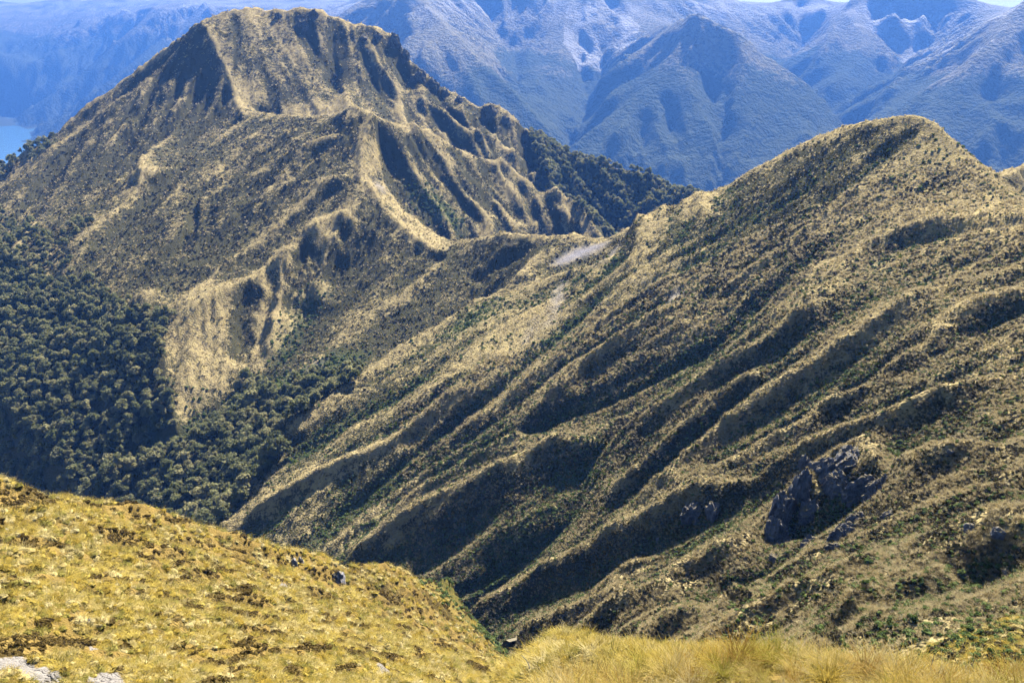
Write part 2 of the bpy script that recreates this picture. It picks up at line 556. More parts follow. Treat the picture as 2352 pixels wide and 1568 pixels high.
trib4 = line([(872, 340, 1003), (885, 388, 990), (905, 420, 972), (925, 462, 952), (988, 522, 930), (1043, 578, 915), (1150, 600, 955), (1300, 622, 1005)])
trib4[1:6, 2] -= np.array([1, 2, 4, 6, 8])
valley9 = line([(980, 335, 1170), (1100, 402, 1190), (1200, 460, 1182), (1300, 522, 1160), (1450, 600, 1110), (1650, 740, 1060), (1800, 860, 1020)])
left_valley = line([(200, 1140, 548), (100, 1000, 603), (0, 900, 645), (-200, 800, 710), (-400, 740, 800)])
west_slope = line([W(-1040, 700, -420), W(-1040, 1100, -430), W(-1040, 1500, -470), W(-900, 1700, -470), W(-500, 1850, -420), W(0, 1880, -420), W(400, 1700, -460), W(600, 1400, -480)])
back_right = line([W(260, 900, -420), W(380, 740, -330), W(440, 600, -280), W(470, 480, -260), W(480, 300, -270), W(420, 120, -250), W(300, 42, -200)])
far_rise = line([(2310, 404, 560), (2352, 376, 585), (2450, 330, 620)])
hidden_dip = line([(600, 272, 1215), (650, 280, 1190), (700, 288, 1160), (760, 289, 1120), (815, 282, 1085)])
main_lines = [hidden_dip, far_rise, crest_right, crest_main, crest_left_far, crest_left_near, gully_left, spur6, spur9, spur3, spur1, spur2, stream, trib1, trib2, trib4, valley9,
              left_valley, west_slope, back_right]
diffuse(RC, main_lines, iters=110, levels=7)
RC.h = RC.h * 0.6 + blur(RC.h, 1, 1) * 0.4

KC = crest_keep(RC, [crest_right, crest_main, crest_left_far, spur9], 2)
feats_central = [
    # spurs on the face of the middle peak
    ([(818, 395), (750, 418), (688, 461), (588, 541), (500, 601), (420, 660), (375, 693), (335, 735)], 9, 26),
    ([(790, 290), (700, 342), (640, 400), (588, 438), (537, 458), (475, 513), (425, 568), (375, 631), (300, 712)], 10, 28),
    ([(700, 280), (620, 320), (540, 372), (480, 420), (430, 470), (400, 540), (340, 610)], 8, 24),
    ([(760, 480), (650, 565), (560, 632), (450, 690), (400, 725), (340, 800)], -9, 24),
    ([(700, 395), (620, 460), (540, 540), (460, 610), (400, 670), (340, 730)], -10, 24),
    ([(600, 345), (520, 420), (470, 470), (448, 520), (444, 560), (425, 600), (340, 670)], -11, 18),
    ([(560, 290), (480, 350), (420, 400), (350, 460), (300, 520), (220, 600)], -7, 22),
    ([(680, 560), (660, 610), (640, 680), (628, 740), (615, 800)], 6, 14),
    ([(640, 640), (625, 700), (610, 760), (600, 840)], -7, 12),
    ([(720, 560), (700, 620), (678, 690), (660, 760)], -7, 12),
    ([(560, 680), (552, 740), (556, 800), (545, 860)], -5, 12),
    ([(775, 530), (762, 580), (745, 640), (722, 690)], 7, 12),
    ([(800, 540), (790, 590), (770, 640), (745, 690)], -7, 10),
    ([(820, 500), (800, 560), (785, 600)], 5, 9),
    # edges
    ([(468, 50), (490, 95), (530, 180), (545, 240), (560, 262)], 6, 14),
    ([(862, 276), (838, 322), (826, 382), (832, 412), (852, 442), (902, 502), (962, 552), (1025, 580)], 4, 9),
    ([(556, 264), (537, 277), (462, 336), (390, 377), (325, 414), (275, 465), (235, 495), (200, 526), (137, 587)], 6, 12),
    ([(832, 432), (813, 482), (738, 514), (635, 604), (588, 634), (497, 674), (415, 735)], 5, 11),
    ([(1440, 578), (1290, 630), (1176, 666), (1076, 702), (950, 784), (838, 858), (763, 901), (663, 971)], 4, 9),
    # left flank of the big mountain: gullies and ribs
    ([(500, 130), (480, 200), (440, 270), (380, 330), (300, 400), (240, 460)], -12, 30),
    ([(430, 190), (400, 250), (350, 320), (330, 370), (320, 400)], 10, 20),
    ([(350, 230), (320, 300), (280, 350), (220, 420), (150, 500), (90, 570)], -12, 26),
    ([(300, 240), (260, 300), (210, 370), (150, 440), (80, 520), (0, 620)], 9, 24),
    ([(230, 290), (180, 350), (120, 420), (50, 500), (0, 560)], -10, 22),
    ([(520, 210), (515, 250), (470, 300), (410, 350), (395, 362)], -8, 16),
    # sunlit right face of the big mountain
    ([(600, 60), (640, 130), (680, 190), (700, 250)], -4, 16),
    ([(690, 50), (705, 100), (760, 180), (775, 230)], -12, 16),
    ([(720, 40), (740, 110), (790, 190), (820, 250)], 8, 18),
    ([(765, 60), (768, 130), (775, 200), (790, 250)], -9, 14),
    ([(850, 80), (870, 140), (905, 190), (925, 240), (960, 290)], 9, 18),
    ([(820, 90), (840, 160), (880, 230), (920, 280)], -7, 16),
    ([(930, 120), (920, 170), (935, 215), (960, 255)], -16, 14),
    ([(965, 170), (985, 230), (1030, 270), (1080, 320)], 12, 18),
    ([(1000, 200), (1010, 250), (1050, 300), (1090, 350)], -10, 14),
    ([(1060, 225), (1065, 265), (1110, 330), (1160, 380)], 10, 16),
    ([(1095, 245), (1105, 290), (1150, 350), (1190, 395)], -14, 13),
    ([(1135, 240), (1140, 300), (1180, 350), (1215, 410)], 10, 14),
    ([(1205, 290), (1205, 340), (1225, 400), (1240, 430)], -14, 12),
    ([(1230, 320), (1250, 370), (1268, 420), (1280, 445)], 9, 12),
    ([(620, 100), (660, 160), (720, 220), (760, 262)], 2, 14),
    # forested flank behind
    ([(1330, 370), (1380, 430), (1440, 490), (1480, 540)], 10, 16),
    ([(1290, 360), (1330, 420), (1370, 480), (1410, 530)], -12, 14),
    ([(1390, 380), (1430, 430), (1470, 480), (1490, 520)], -14, 14),
    ([(1440, 385), (1470, 430), (1500, 480), (1520, 510)], 9, 13),
    ([(1490, 400), (1530, 450), (1560, 490)], -14, 13),
    ([(1540, 425), (1580, 460), (1600, 480)], 7, 10),
    # right side of the middle peak
    ([(905, 330), (940, 390), (990, 450), (1040, 510), (1085, 552)], 3.5, 12),
    ([(960, 330), (1010, 400), (1060, 470), (1110, 535)], -6, 11),
    ([(1020, 350), (1060, 420), (1120, 490), (1160, 530)], 5, 11),
    ([(1090, 380), (1120, 430), (1170, 490), (1200, 530)], -7, 11),
    ([(1200, 430), (1220, 480), (1240, 530)], -6, 9),
    ([(1270, 455), (1300, 500), (1325, 535)], 5, 9),
    # brown slope under the saddle
    ([(1215, 572), (1130, 625), (1080, 665)], -6, 14),
    ([(1020, 600), (900, 690), (800, 760), (700, 850)], 4, 18),
    ([(960, 570), (850, 660), (760, 740), (690, 830)], -3, 12),
    ([(1290, 560), (1230, 600), (1190, 640)], 4, 10),
]
tr_c = relief(RC, feats_central, 460, 1500, 1.6, 0.85)
feats_right = [
    ([(2352, 486), (2130, 493), (2075, 521), (2013, 548), (1950, 590), (1914, 636), (1852, 708), (1764, 782)], 5, 18),
    ([(1914, 636), (1852, 708), (1764, 782), (1688, 826), (1601, 871), (1551, 901), (1451, 944),
      (1383, 984), (1326, 1011), (1263, 1024), (1213, 1049), (1176, 1066), (1075, 1116), (975, 1174), (875, 1228), (825, 1256), (800, 1290)], 8, 13),
    ([(1800, 660), (1700, 745), (1620, 832), (1520, 885), (1400, 950), (1300, 995), (1200, 1033), (1080, 1092), (960, 1152), (860, 1220)], -8, 9),
    ([(1600, 660), (1560, 690), (1480, 742), (1408, 786), (1326, 834), (1276, 879), (1201, 953), (1175, 996), (1088, 1051), (1000, 1114), (925, 1171), (860, 1218)], 8, 11),
    ([(1470, 640), (1380, 700), (1300, 770), (1150, 900), (1000, 1020), (880, 1120), (800, 1185), (700, 1262)], -7, 11),
    ([(1150, 780), (1050, 880), (913, 999), (813, 1036), (728, 1074), (643, 1129), (560, 1190)], 6, 12),
    ([(1040, 830), (900, 930), (760, 1010), (650, 1090)], -5, 10),
    ([(1780, 835), (1651, 889), (1596, 939), (1551, 974), (1501, 1024), (1426, 1094), (1400, 1120)], 7, 8),
    ([(1720, 850), (1560, 925), (1470, 1000), (1400, 1060), (1345, 1130), (1300, 1215), (1230, 1280), (1100, 1356), (1050, 1400)], -8, 9),
    ([(2150, 640), (1950, 770), (1839, 844), (1764, 884), (1664, 955), (1601, 1014), (1551, 1057), (1521, 1097), (1476, 1132), (1434, 1167)], 7, 8),
    ([(1880, 850), (1780, 905), (1650, 1000), (1560, 1075), (1470, 1150), (1400, 1190)], -6, 7),
    ([(2200, 720), (2080, 800), (1989, 859), (1927, 889), (1852, 944), (1764, 999), (1689, 1047), (1639, 1077), (1581, 1122)], 7, 8),
    ([(2050, 850), (1930, 930), (1800, 1010), (1680, 1075), (1590, 1125)], -6, 7),
    ([(2352, 809), (2202, 879), (2089, 924), (1977, 969), (1864, 1014), (1764, 1062), (1651, 1107), (1576, 1132), (1476, 1174), (1389, 1217), (1351, 1249),
      (1296, 1279), (1239, 1299), (1176, 1338), (1088, 1380), (1063, 1408)], 7.5, 8),
    ([(2250, 880), (2100, 950), (1990, 990), (1900, 1040), (1780, 1130), (1690, 1200), (1590, 1250), (1490, 1300), (1400, 1345), (1250, 1405), (1130, 1462)], -6, 8),
    ([(2352, 959), (2239, 999), (2164, 1029), (2064, 1019), (2002, 1012), (1964, 1002), (1880, 1045), (1830, 1098), (1760, 1160), (1676, 1226), (1601, 1264), (1539, 1324),
      (1451, 1356), (1364, 1406), (1300, 1440)], 9, 8),
    ([(2200, 1060), (2080, 1110), (2000, 1200), (1900, 1260), (1780, 1290), (1650, 1345), (1500, 1425), (1390, 1470)], -8, 9),
    ([(1514, 1243), (1426, 1306), (1400, 1365), (1326, 1401), (1264, 1428), (1190, 1461)], 5, 6),
    ([(1760, 1310), (1714, 1328), (1651, 1376), (1551, 1409), (1439, 1441), (1400, 1465)], 7, 7),
    ([(2352, 1130), (2226, 1195), (2089, 1226), (2014, 1251), (1952, 1301), (1889, 1336), (1826, 1350), (1758, 1389), (1676, 1439), (1601, 1471), (1560, 1492)], 5.5, 7),
    ([(1880, 1320), (1790, 1352), (1700, 1400), (1600, 1470)], -7, 6),
    ([(2300, 1260), (2150, 1310), (2050, 1340), (1900, 1395), (1850, 1450)], -4, 6),
    ([(2250, 1300), (2200, 1345), (2040, 1372), (1952, 1421), (1926, 1464)], 6, 6),
    ([(2352, 1330), (2200, 1400), (2080, 1470), (2000, 1500)], -4, 7),
    ([(2352, 560), (2200, 620), (2050, 690), (1900, 790)], -1.5, 8),
    ([(2352, 650), (2200, 720), (2100, 780)], 4, 8),
    ([(2352, 720), (2200, 800), (2050, 870)], -3, 7),
    ([(1900, 440), (1780, 520), (1650, 590), (1540, 640)], -2.5, 14),
    ([(1980, 420), (1850, 530), (1700, 630), (1640, 680)], 2.5, 14),
]
tr_r = relief(RC, feats_right, 120, 760, 1.45, 0.85)
XXc, YYc = RC.coords()
FLD = run_field(RC, tr_c[:14] + tr_c[19:] + tr_r, 22.0)
lic1 = lic(RC, 1, steps=20, pre=2, smooth=6, field=FLD)
lic1 = blur(lic1, 1, 1)
lic2 = lic(RC, 2, steps=9, pre=0, smooth=3, field=FLD)
gyc, gxc = np.gradient(blur(RC.h, 2, 1), RC.c)
slope_c = np.hypot(gxc, gyc)
steep = np.clip((slope_c - 0.22) / 0.4, 0, 1)
distf = np.clip(YYc / 900, 0.25, 1.4)
smooth_face = in_poly(XXc, YYc, [cast(RC, *p, 1150, 1480) for p in [(470, 50), (580, 15), (640, 40), (800, 90), (900, 260), (600, 256), (545, 235), (520, 150)]]).astype(float)
smooth_face = blur(smooth_face, 4, 2)
dome = blur(in_poly(XXc, YYc, [cast(RC, *p, 300, 700) for p in [(2050, 345), (2120, 300), (2170, 315), (2352, 480), (2330, 488), (2120, 488), (1960, 560), (1900, 520), (1980, 420)]]).astype(float), 4, 2)
lic3 = blur(lic(RC, 3, steps=30, pre=4, smooth=7, field=FLD), 1, 1)
ribs = 0.8 - np.abs(lic1)
ribs3 = 0.8 - np.abs(lic3)
RC.h = RC.h + (0.25 + 0.75 * KC) * (1 - 0.6 * smooth_face) * (1 - 0.6 * dome) * steep * (ribs * 3.3 * np.clip(distf, 0.72, 1.1) + ribs3 * 3.6 * np.clip(distf, 0.5, 1.2) + (0.8 - np.abs(lic2)) * 1.2 * np.sqrt(distf))
# rock steps under the main summit ridge, and a broken crest
RC.h = RC.h + (1 - KC) * np.clip((YYc - 1180) / 60, 0, 1) * 3.4 * fbm(XXc / 16, YYc / 16, 6, 3)
broken = (1 - 0.55 * smooth_face) * np.clip((RC.h + 150) / 90, 0, 1) * np.clip((YYc - 1230) / 60, 0, 1)
RC.h = RC.h + broken * 5 * (ridged(XXc / 34 + 0.3 * fbm(XXc / 40, YYc / 40, 4, 2), YYc / 34, 5, 4) - 0.5)

def detail_c(x, y):
    r = np.hypot(x, y)
    k = np.clip((r - 250) / 700, 0, 1)
    d = (0.25 + 0.1 * k) * fbm(x / 2.1, y / 2.1, 22, 2)
    d += (0.45 + 0.35 * k) * fbm(x / 5.5, y / 5.5, 21, 2)
    d += (0.6 + 0.3 * k) * fbm(x / 17, y / 17, 23, 3)
    return d

def h_c(x, y):
    return RC.sample(x, y) + detail_c(x, y)

print("main raster", round(time.time() - T0, 1))

# ---- cover of the main terrain (what grows where, plus painted shade and lit crests)
POLY_FOREST = [(-260, 540), (0, 575), (60, 615), (130, 648), (190, 645), (255, 690), (330, 705), (400, 722), (372, 785), (385, 870), (402, 940), (412, 1005), (450, 985),
               (500, 940), (560, 875), (600, 880), (640, 905), (700, 872), (770, 850), (830, 842), (826, 866), (760, 903), (668, 968), (645, 990), (655, 1040),
               (615, 1090), (540, 1170), (475, 1250), (400, 1275), (180, 1215), (0, 1180), (-260, 1160)]
POLY_FOREST_EDGE = [(-200, 430), (0, 480), (100, 530), (200, 500), (230, 500), (150, 590), (255, 660), (340, 690), (400, 720), (190, 650), (130, 650), (0, 590), (-260, 560)]
POLY_RIDGE_FOREST = [(1215, 300), (1245, 318), (1330, 362), (1440, 375), (1520, 408), (1640, 465), (1700, 520), (1480, 560), (1400, 560), (1376, 545), (1356, 505), (1313, 459), (1240, 440), (1225, 360)]
POLY_SKY_TREES = [(-120, 450), (0, 384), (60, 341), (110, 322), (130, 318), (110, 340), (60, 370), (0, 415), (-120, 480)]
POLY_SCREE = [
    [(1262, 610), (1290, 590), (1322, 568), (1400, 552), (1392, 562), (1360, 580), (1310, 600), (1270, 612)],
    [(1375, 598), (1410, 572), (1422, 563), (1405, 585), (1385, 600)],
    [(692, 866), (710, 845), (733, 829), (738, 835), (722, 850)],
    [(1538, 695), (1545, 665), (1558, 656), (1562, 670), (1548, 695)],
    [(1460, 655), (1480, 640), (1476, 652)],
    [(1249, 760), (1268, 720), (1280, 660), (1290, 650), (1286, 690), (1262, 745)],
    [(1208, 780), (1222, 740), (1232, 725), (1226, 745), (1212, 785)],
    [(862, 430), (868, 420), (878, 424), (880, 434), (868, 432)],
]
POLY_GREEN = [
    [(1535, 900), (1560, 850), (1600, 810), (1640, 775), (1660, 790), (1640, 830), (1600, 860), (1560, 895)],
    [(990, 1080), (1060, 1020), (1150, 985), (1180, 985), (1130, 1030), (1040, 1090), (1000, 1110)],
    [(1180, 1200), (1250, 1150), (1320, 1090), (1360, 1020), (1385, 1020), (1370, 1080), (1320, 1140), (1270, 1180), (1190, 1260), (1120, 1310), (1000, 1385), (990, 1370), (1110, 1290)],
    [(1040, 760), (1110, 700), (1150, 680), (1120, 720), (1060, 770)],
    [(630, 830), (650, 780), (690, 700), (740, 650), (720, 700), (670, 790), (640, 850)],
    [(1280, 760), (1310, 750), (1320, 790), (1280, 800)],
    [(940, 440), (1000, 450), (1060, 500), (1040, 520), (980, 480)],
    [(560, 880), (640, 900), (760, 850), (830, 835), (830, 800), (700, 850)],
]
POLY_TAN = [
    [(372, 785), (415, 735), (497, 674), (590, 634), (640, 604), (700, 600), (690, 680), (650, 760), (630, 850), (580, 880), (480, 950), (420, 1010), (400, 930)],
    [(470, 50), (580, 15), (640, 60), (800, 200), (820, 250), (600, 256), (545, 235), (520, 150)],
    [(838, 320), (862, 300), (900, 400), (950, 470), (1040, 560), (1030, 580), (960, 545), (850, 435), (828, 400)],
    [(1100, 850), (1230, 700), (1300, 720), (1280, 820), (1230, 900), (1130, 930)],
    [(2080, 500), (2200, 465), (2352, 450), (2352, 488), (2130, 494), (2000, 556), (1900, 618), (1800, 655), (1700, 690), (1800, 640), (1950, 575)],
    [(2165, 300), (2200, 330), (2352, 480), (2352, 500), (2240, 420), (2150, 330)],
    [(1060, 850), (1100, 790), (1180, 740), (1160, 830), (1080, 900)],
]
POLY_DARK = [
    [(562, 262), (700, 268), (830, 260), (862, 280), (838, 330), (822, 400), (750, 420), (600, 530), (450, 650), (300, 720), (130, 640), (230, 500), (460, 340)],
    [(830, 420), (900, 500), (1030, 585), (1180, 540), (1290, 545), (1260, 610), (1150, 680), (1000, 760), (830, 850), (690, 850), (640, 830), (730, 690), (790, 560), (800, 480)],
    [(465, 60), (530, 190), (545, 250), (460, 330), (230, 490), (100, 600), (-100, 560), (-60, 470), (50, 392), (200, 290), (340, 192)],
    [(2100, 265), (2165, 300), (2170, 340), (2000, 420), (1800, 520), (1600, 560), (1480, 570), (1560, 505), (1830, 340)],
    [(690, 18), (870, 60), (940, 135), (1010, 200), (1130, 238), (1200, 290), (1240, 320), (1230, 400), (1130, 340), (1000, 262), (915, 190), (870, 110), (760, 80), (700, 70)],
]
def mask_polys(polys, y0=130, y1=1500, soft=1):
    m = np.zeros(RC.h.shape)
    for poly in polys:
        m = np.maximum(m, in_poly(XXc, YYc, plan_poly(RC, poly, y0, y1)).astype(float))
    return blur(m, soft, 2) if soft else m
cov_forest = mask_polys([POLY_FOREST], soft=2)
cov_scree = mask_polys(POLY_SCREE, soft=1)
cov_green = mask_polys(POLY_GREEN, soft=3)
cov_tan = mask_polys(POLY_TAN, soft=3)
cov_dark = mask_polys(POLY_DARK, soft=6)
cov_ridge = mask_polys([POLY_RIDGE_FOREST], 1000, 1500, 2)
curv = blur(RC.h, 1, 1) - blur(RC.h, 6, 2)
patch = fbm(XXc / 45, YYc / 45, 51, 4)
patch2 = fbm(XXc / 14, YYc / 14, 52, 3)
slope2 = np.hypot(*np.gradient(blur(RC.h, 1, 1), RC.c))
cov_scrub_shade = 0.40 + 0.55 * np.clip(slope2 - 0.72, 0, 0.8) + 0.28 * patch + 0.22 * patch2 - 0.10 * lic1 + 0.24 * cov_dark - 0.40 * cov_tan * (1 - 0.6 * smooth_face) - 0.30 * dome + 0.16 * smooth_face + 0.06 * lic2 - np.clip(curv, -4, 5) * 0.085  # scrub thickened on steep walls as painted shade, thinned on crests as sunlight
cov_scrub_shade = np.maximum(cov_scrub_shade, np.maximum(cov_forest, cov_ridge) * 0.95)
cov_scrub_shade = np.clip(cov_scrub_shade, 0.02, 1) * (1 - cov_scree)
green_all = np.clip(cov_green * (0.8 + 0.4 * patch) + 0.5 * np.clip(-curv / 4, 0, 1) * (YYc < 620) + 0.12 * (YYc < 640) * np.clip(fbm(XXc / 60, YYc / 60, 91, 3) + 0.1, 0, 1), 0, 1) * (1 - cov_scree)

# ---- main terrain mesh: rows follow distance so that facets keep an even apparent size
NA, NR = 960, 700
az = np.radians(np.linspace(-39, 36, NA))
rr = np.exp(np.linspace(math.log(70), math.log(1880), NR))
AZ, RR = np.meshgrid(az, rr)
vx = (RR * np.sin(AZ)).ravel(); vy = (RR * np.cos(AZ)).ravel()
vz = h_c(vx, vy)
cover = np.stack([RC.sample(vx, vy, cov_scrub_shade), RC.sample(vx, vy, green_all), RC.sample(vx, vy, cov_scree), np.ones(len(vx))], 1)
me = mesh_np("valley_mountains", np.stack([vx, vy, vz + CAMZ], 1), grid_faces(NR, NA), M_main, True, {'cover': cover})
hills = link(bpy.data.objects.new("hills", me))
tag(hills, kind='structure')
print("main mesh", round(time.time() - T0, 1))

# ================================================================== FAR RANGES AND LAKE
LAKE = -980.0
RF = Raster(-8500, 8500, 1900, 15000, 26)
far_lines = [line(l) for l in [
    # skyline beyond the lake
    [(-400, 5, 13000), (-150, 0, 12500), (0, 4, 12500), (30, 7, 12500), (50, 10, 12500), (90, 4, 12400), (125, -2, 12300), (180, 0, 12300), (195, 4, 12300), (230, -4, 12200), (330, 1, 12000), (345, 5, 12000), (370, -4, 11800), (480, -8, 11000), (600, -2, 10500), (700, -6, 10000), (800, 8, 9500), (900, -20, 9000), (1050, -40, 8600), (1300, -50, 8400)],
    [(125, 0, 12300), (118, 40, 11400), (85, 62, 10800), (30, 90, 10500)],
    [(355, 16, 9500), (322, 52, 9250), (270, 96, 9000), (240, 126, 8850), (180, 176, 8650), (125, 216, 8500), (82, 242, 8430), (45, 281, 8400)],
    [(355, 16, 9500), (400, 12, 9700), (440, -5, 9900), (500, 0, 10000)],
    [(470, 0, 9300), (440, 50, 9000), (410, 75, 8800), (370, 85, 8600), (320, 130, 8300), (260, 180, 8000), (200, 230, 7800), (150, 265, 7600), (100, 300, 7400), (78, 318, 7330)],
    [(217, 57, 10300), (150, 72, 10200), (112, 88, 10100), (75, 108, 10000), (32, 126, 9900), (0, 150, 9800), (-100, 170, 9700)],
    [(217, 57, 10300), (290, 30, 10800), (355, 16, 9600)],
    [(0, 122, 9500), (20, 150, 9300), (36, 185, 9150), (25, 215, 9100)],
    [(0, 122, 9500), (-150, 90, 9700), (-350, 70, 9800)],
    # centre left mountain
    [(780, 36, 6000), (800, 22, 5950), (823, 25, 5900), (863, -4, 5800), (930, -40, 5700), (963, -2, 5500), (1000, 32, 5200), (1018, 57, 5000), (1063, 101, 4750), (1113, 151, 4500), (1176, 208, 4300), (1230, 262, 4120), (1290, 332, 3950)],
    [(1018, 57, 5000), (970, 80, 4850), (925, 106, 4700), (900, 150, 4500)],
    [(780, 36, 6000), (740, 90, 5700), (700, 160, 5500)],
    # high mountain over the centre
    [(930, -40, 5700), (1040, -90, 6600), (1150, -110, 7000), (1320, -120, 6900), (1306, -30, 6500), (1301, 0, 6300), (1306, 28, 6150), (1293, 45, 6050), (1291, 72, 5850), (1293, 100, 5650), (1286, 118, 5500), (1290, 172, 5200), (1300, 232, 4900), (1325, 300, 4400)],
    [(1286, 118, 5500), (1255, 147, 5350), (1215, 162, 5200), (1180, 165, 5100)],
    [(1320, -120, 6900), (1450, -90, 7000), (1560, -50, 7200), (1626, -1, 7400), (1664, 15, 7500), (1701, 22, 7500), (1733, 25, 7500), (1764, 19, 7400), (1796, 0, 7300), (1850, -14, 7200), (1890, -2, 7100), (1916, 18, 7000)],
    [(1450, -90, 7000), (1450, -20, 6600), (1470, 20, 6300), (1490, 42, 6100), (1510, 60, 5900)],
    # the forested peak right of centre
    [(1510, 60, 5600), (1551, 57, 5000), (1570, 40, 4800), (1590, 28, 4650), (1620, 33, 4620), (1640, 48, 4600), (1660, 60, 4580), (1700, 76, 4560), (1740, 116, 4530), (1764, 133, 4510), (1789, 146, 4480), (1826, 171, 4420), (1864, 201, 4340), (1896, 233, 4250), (1911, 263, 4180), (1945, 320, 4000)],
    [(1590, 28, 4650), (1618, 67, 4540), (1563, 136, 4420), (1513, 181, 4330), (1426, 251, 4150), (1351, 308, 3960), (1331, 324, 3900)],
    [(1551, 57, 5000), (1513, 83, 4900), (1426, 141, 4750), (1380, 172, 4700)],
    [(1559, 141, 4430), (1589, 206, 4180), (1606, 251, 4040), (1634, 302, 3880), (1644, 352, 3740), (1636, 420, 3560)],
    [(1700, 76, 4560), (1712, 140, 4350), (1700, 190, 4190), (1675, 260, 3980)],
    [(1764, 133, 4510), (1730, 190, 4230), (1745, 250, 4060), (1700, 320, 3830), (1672, 380, 3660)],
    [(1826, 171, 4420), (1800, 240, 4150), (1790, 300, 3980), (1740, 370, 3740)],
    # right hand mountains
    [(1916, 18, 7000), (1935, 8, 6500), (1955, 0, 6300), (2050, -32, 6200), (2150, -22, 6100), (2215, -6, 6000), (2240, 2, 5950), (2265, 18, 5900), (2290, 32, 5600), (2314, 30, 5200)],
    [(1935, 8, 6500), (1949, 39, 6000), (1976, 71, 5700), (1981, 101, 5500), (1969, 141, 5250), (1939, 173, 5050), (1884, 203, 4850)],
    [(2520, -60, 4700), (2400, -12, 4600), (2352, 6, 4560), (2314, 54, 4400), (2276, 96, 4250), (2239, 131, 4150), (2205, 190, 4000), (2190, 260, 3800), (2160, 330, 3600)],
    [(2276, 96, 4250), (2202, 163, 4400), (2076, 226, 4250), (2014, 263, 4150), (1960, 300, 4000)],
    [(2520, -60, 4700), (2600, 150, 4000), (2500, 300, 3600)],
    # gullies and valley floors
    [(1600, 110, 4520), (1612, 160, 4400), (1622, 214, 4230), (1630, 252, 4110), (1645, 300, 3960)],
    [(1665, 130, 4440), (1668, 200, 4245), (1660, 285, 3985), (1654, 340, 3820), (1648, 420, 3610), (1643, 460, 3480)],
    [(1378, 110, 5750), (1380, 166, 5350), (1348, 205, 5120), (1345, 255, 4850), (1318, 305, 4550), (1302, 345, 4300), (1310, 380, 4000)],
    [(1100, 10, 6600), (1130, 60, 6200), (1170, 120, 5700), (1180, 160, 5300), (1200, 215, 4800), (1270, 285, 4400), (1300, 340, 4100)],
    [(2090, 132, 5500), (2040, 170, 5200), (2000, 195, 5000), (1960, 222, 4800), (1925, 262, 4500), (1950, 330, 4150)],
    [(2150, 85, 5850), (2090, 132, 5500), (2050, 90, 5800)],
    [(1850, 85, 6500), (1800, 125, 5900), (1790, 147, 5600), (1840, 190, 5200), (1884, 218, 4950), (1915, 262, 4550)],
    [(330, 60, 9900), (250, 120, 9400), (170, 180, 9000), (100, 232, 8800), (50, 268, 8700)],
    [(430, 120, 8800), (320, 190, 8500), (200, 260, 8100), (90, 305, 7900)],
    [(700, 30, 7500), (600, 100, 7000), (500, 150, 6800)],
]]
for l in far_lines[-9:]:
    l[:, 2] -= 25
shore = [
    line([(0, 269, 8980), (25, 272, 8800), (42, 284, 8380), (60, 300, 7950), (85, 318, 7450), (76, 321, 7280)]),
    line([W(-3900, 7150, LAKE), W(-3300, 6900, LAKE), W(-2600, 6600, LAKE), W(-2000, 6000, LAKE), W(-1900, 5000, LAKE)]),
    line([W(-1900, 5000, LAKE - 60), W(-1200, 3600, LAKE - 60), W(0, 3100, LAKE - 20), W(1200, 3000, LAKE + 60), W(2200, 2900, LAKE + 160), W(3500, 2600, LAKE + 250)]),
    line([W(-8400, 7600, LAKE - 120), W(-6500, 7200, LAKE - 120), W(-4700, 7000, LAKE - 120), W(-4500, 6000, LAKE - 120), W(-3200, 5600, LAKE - 120), W(-3000, 3500, LAKE - 120)]),
    line([W(-8400, 2000, LAKE - 120), W(-8400, 7600, LAKE - 120)]), line([W(-8400, 2000, LAKE - 120), W(-1500, 2000, LAKE - 100), W(1000, 1950, -800), W(4000, 1950, -700)]),
    line([W(-8400, 14900, -200), W(-2000, 14900, -300), W(8400, 14900, -300)]), line([W(8400, 3000, -200), W(8400, 12000, -200)]),
    line([W(3000, 9500, -10), W(5200, 9200, 10), W(6000, 8000, 50)]),
]
for l in shore[:2]:
    l[:, 2] = LAKE
diffuse(RF, far_lines + shore, iters=100, levels=6)
XXf, YYf = RF.coords()
KF = crest_keep(RF, far_lines[:27], 2)
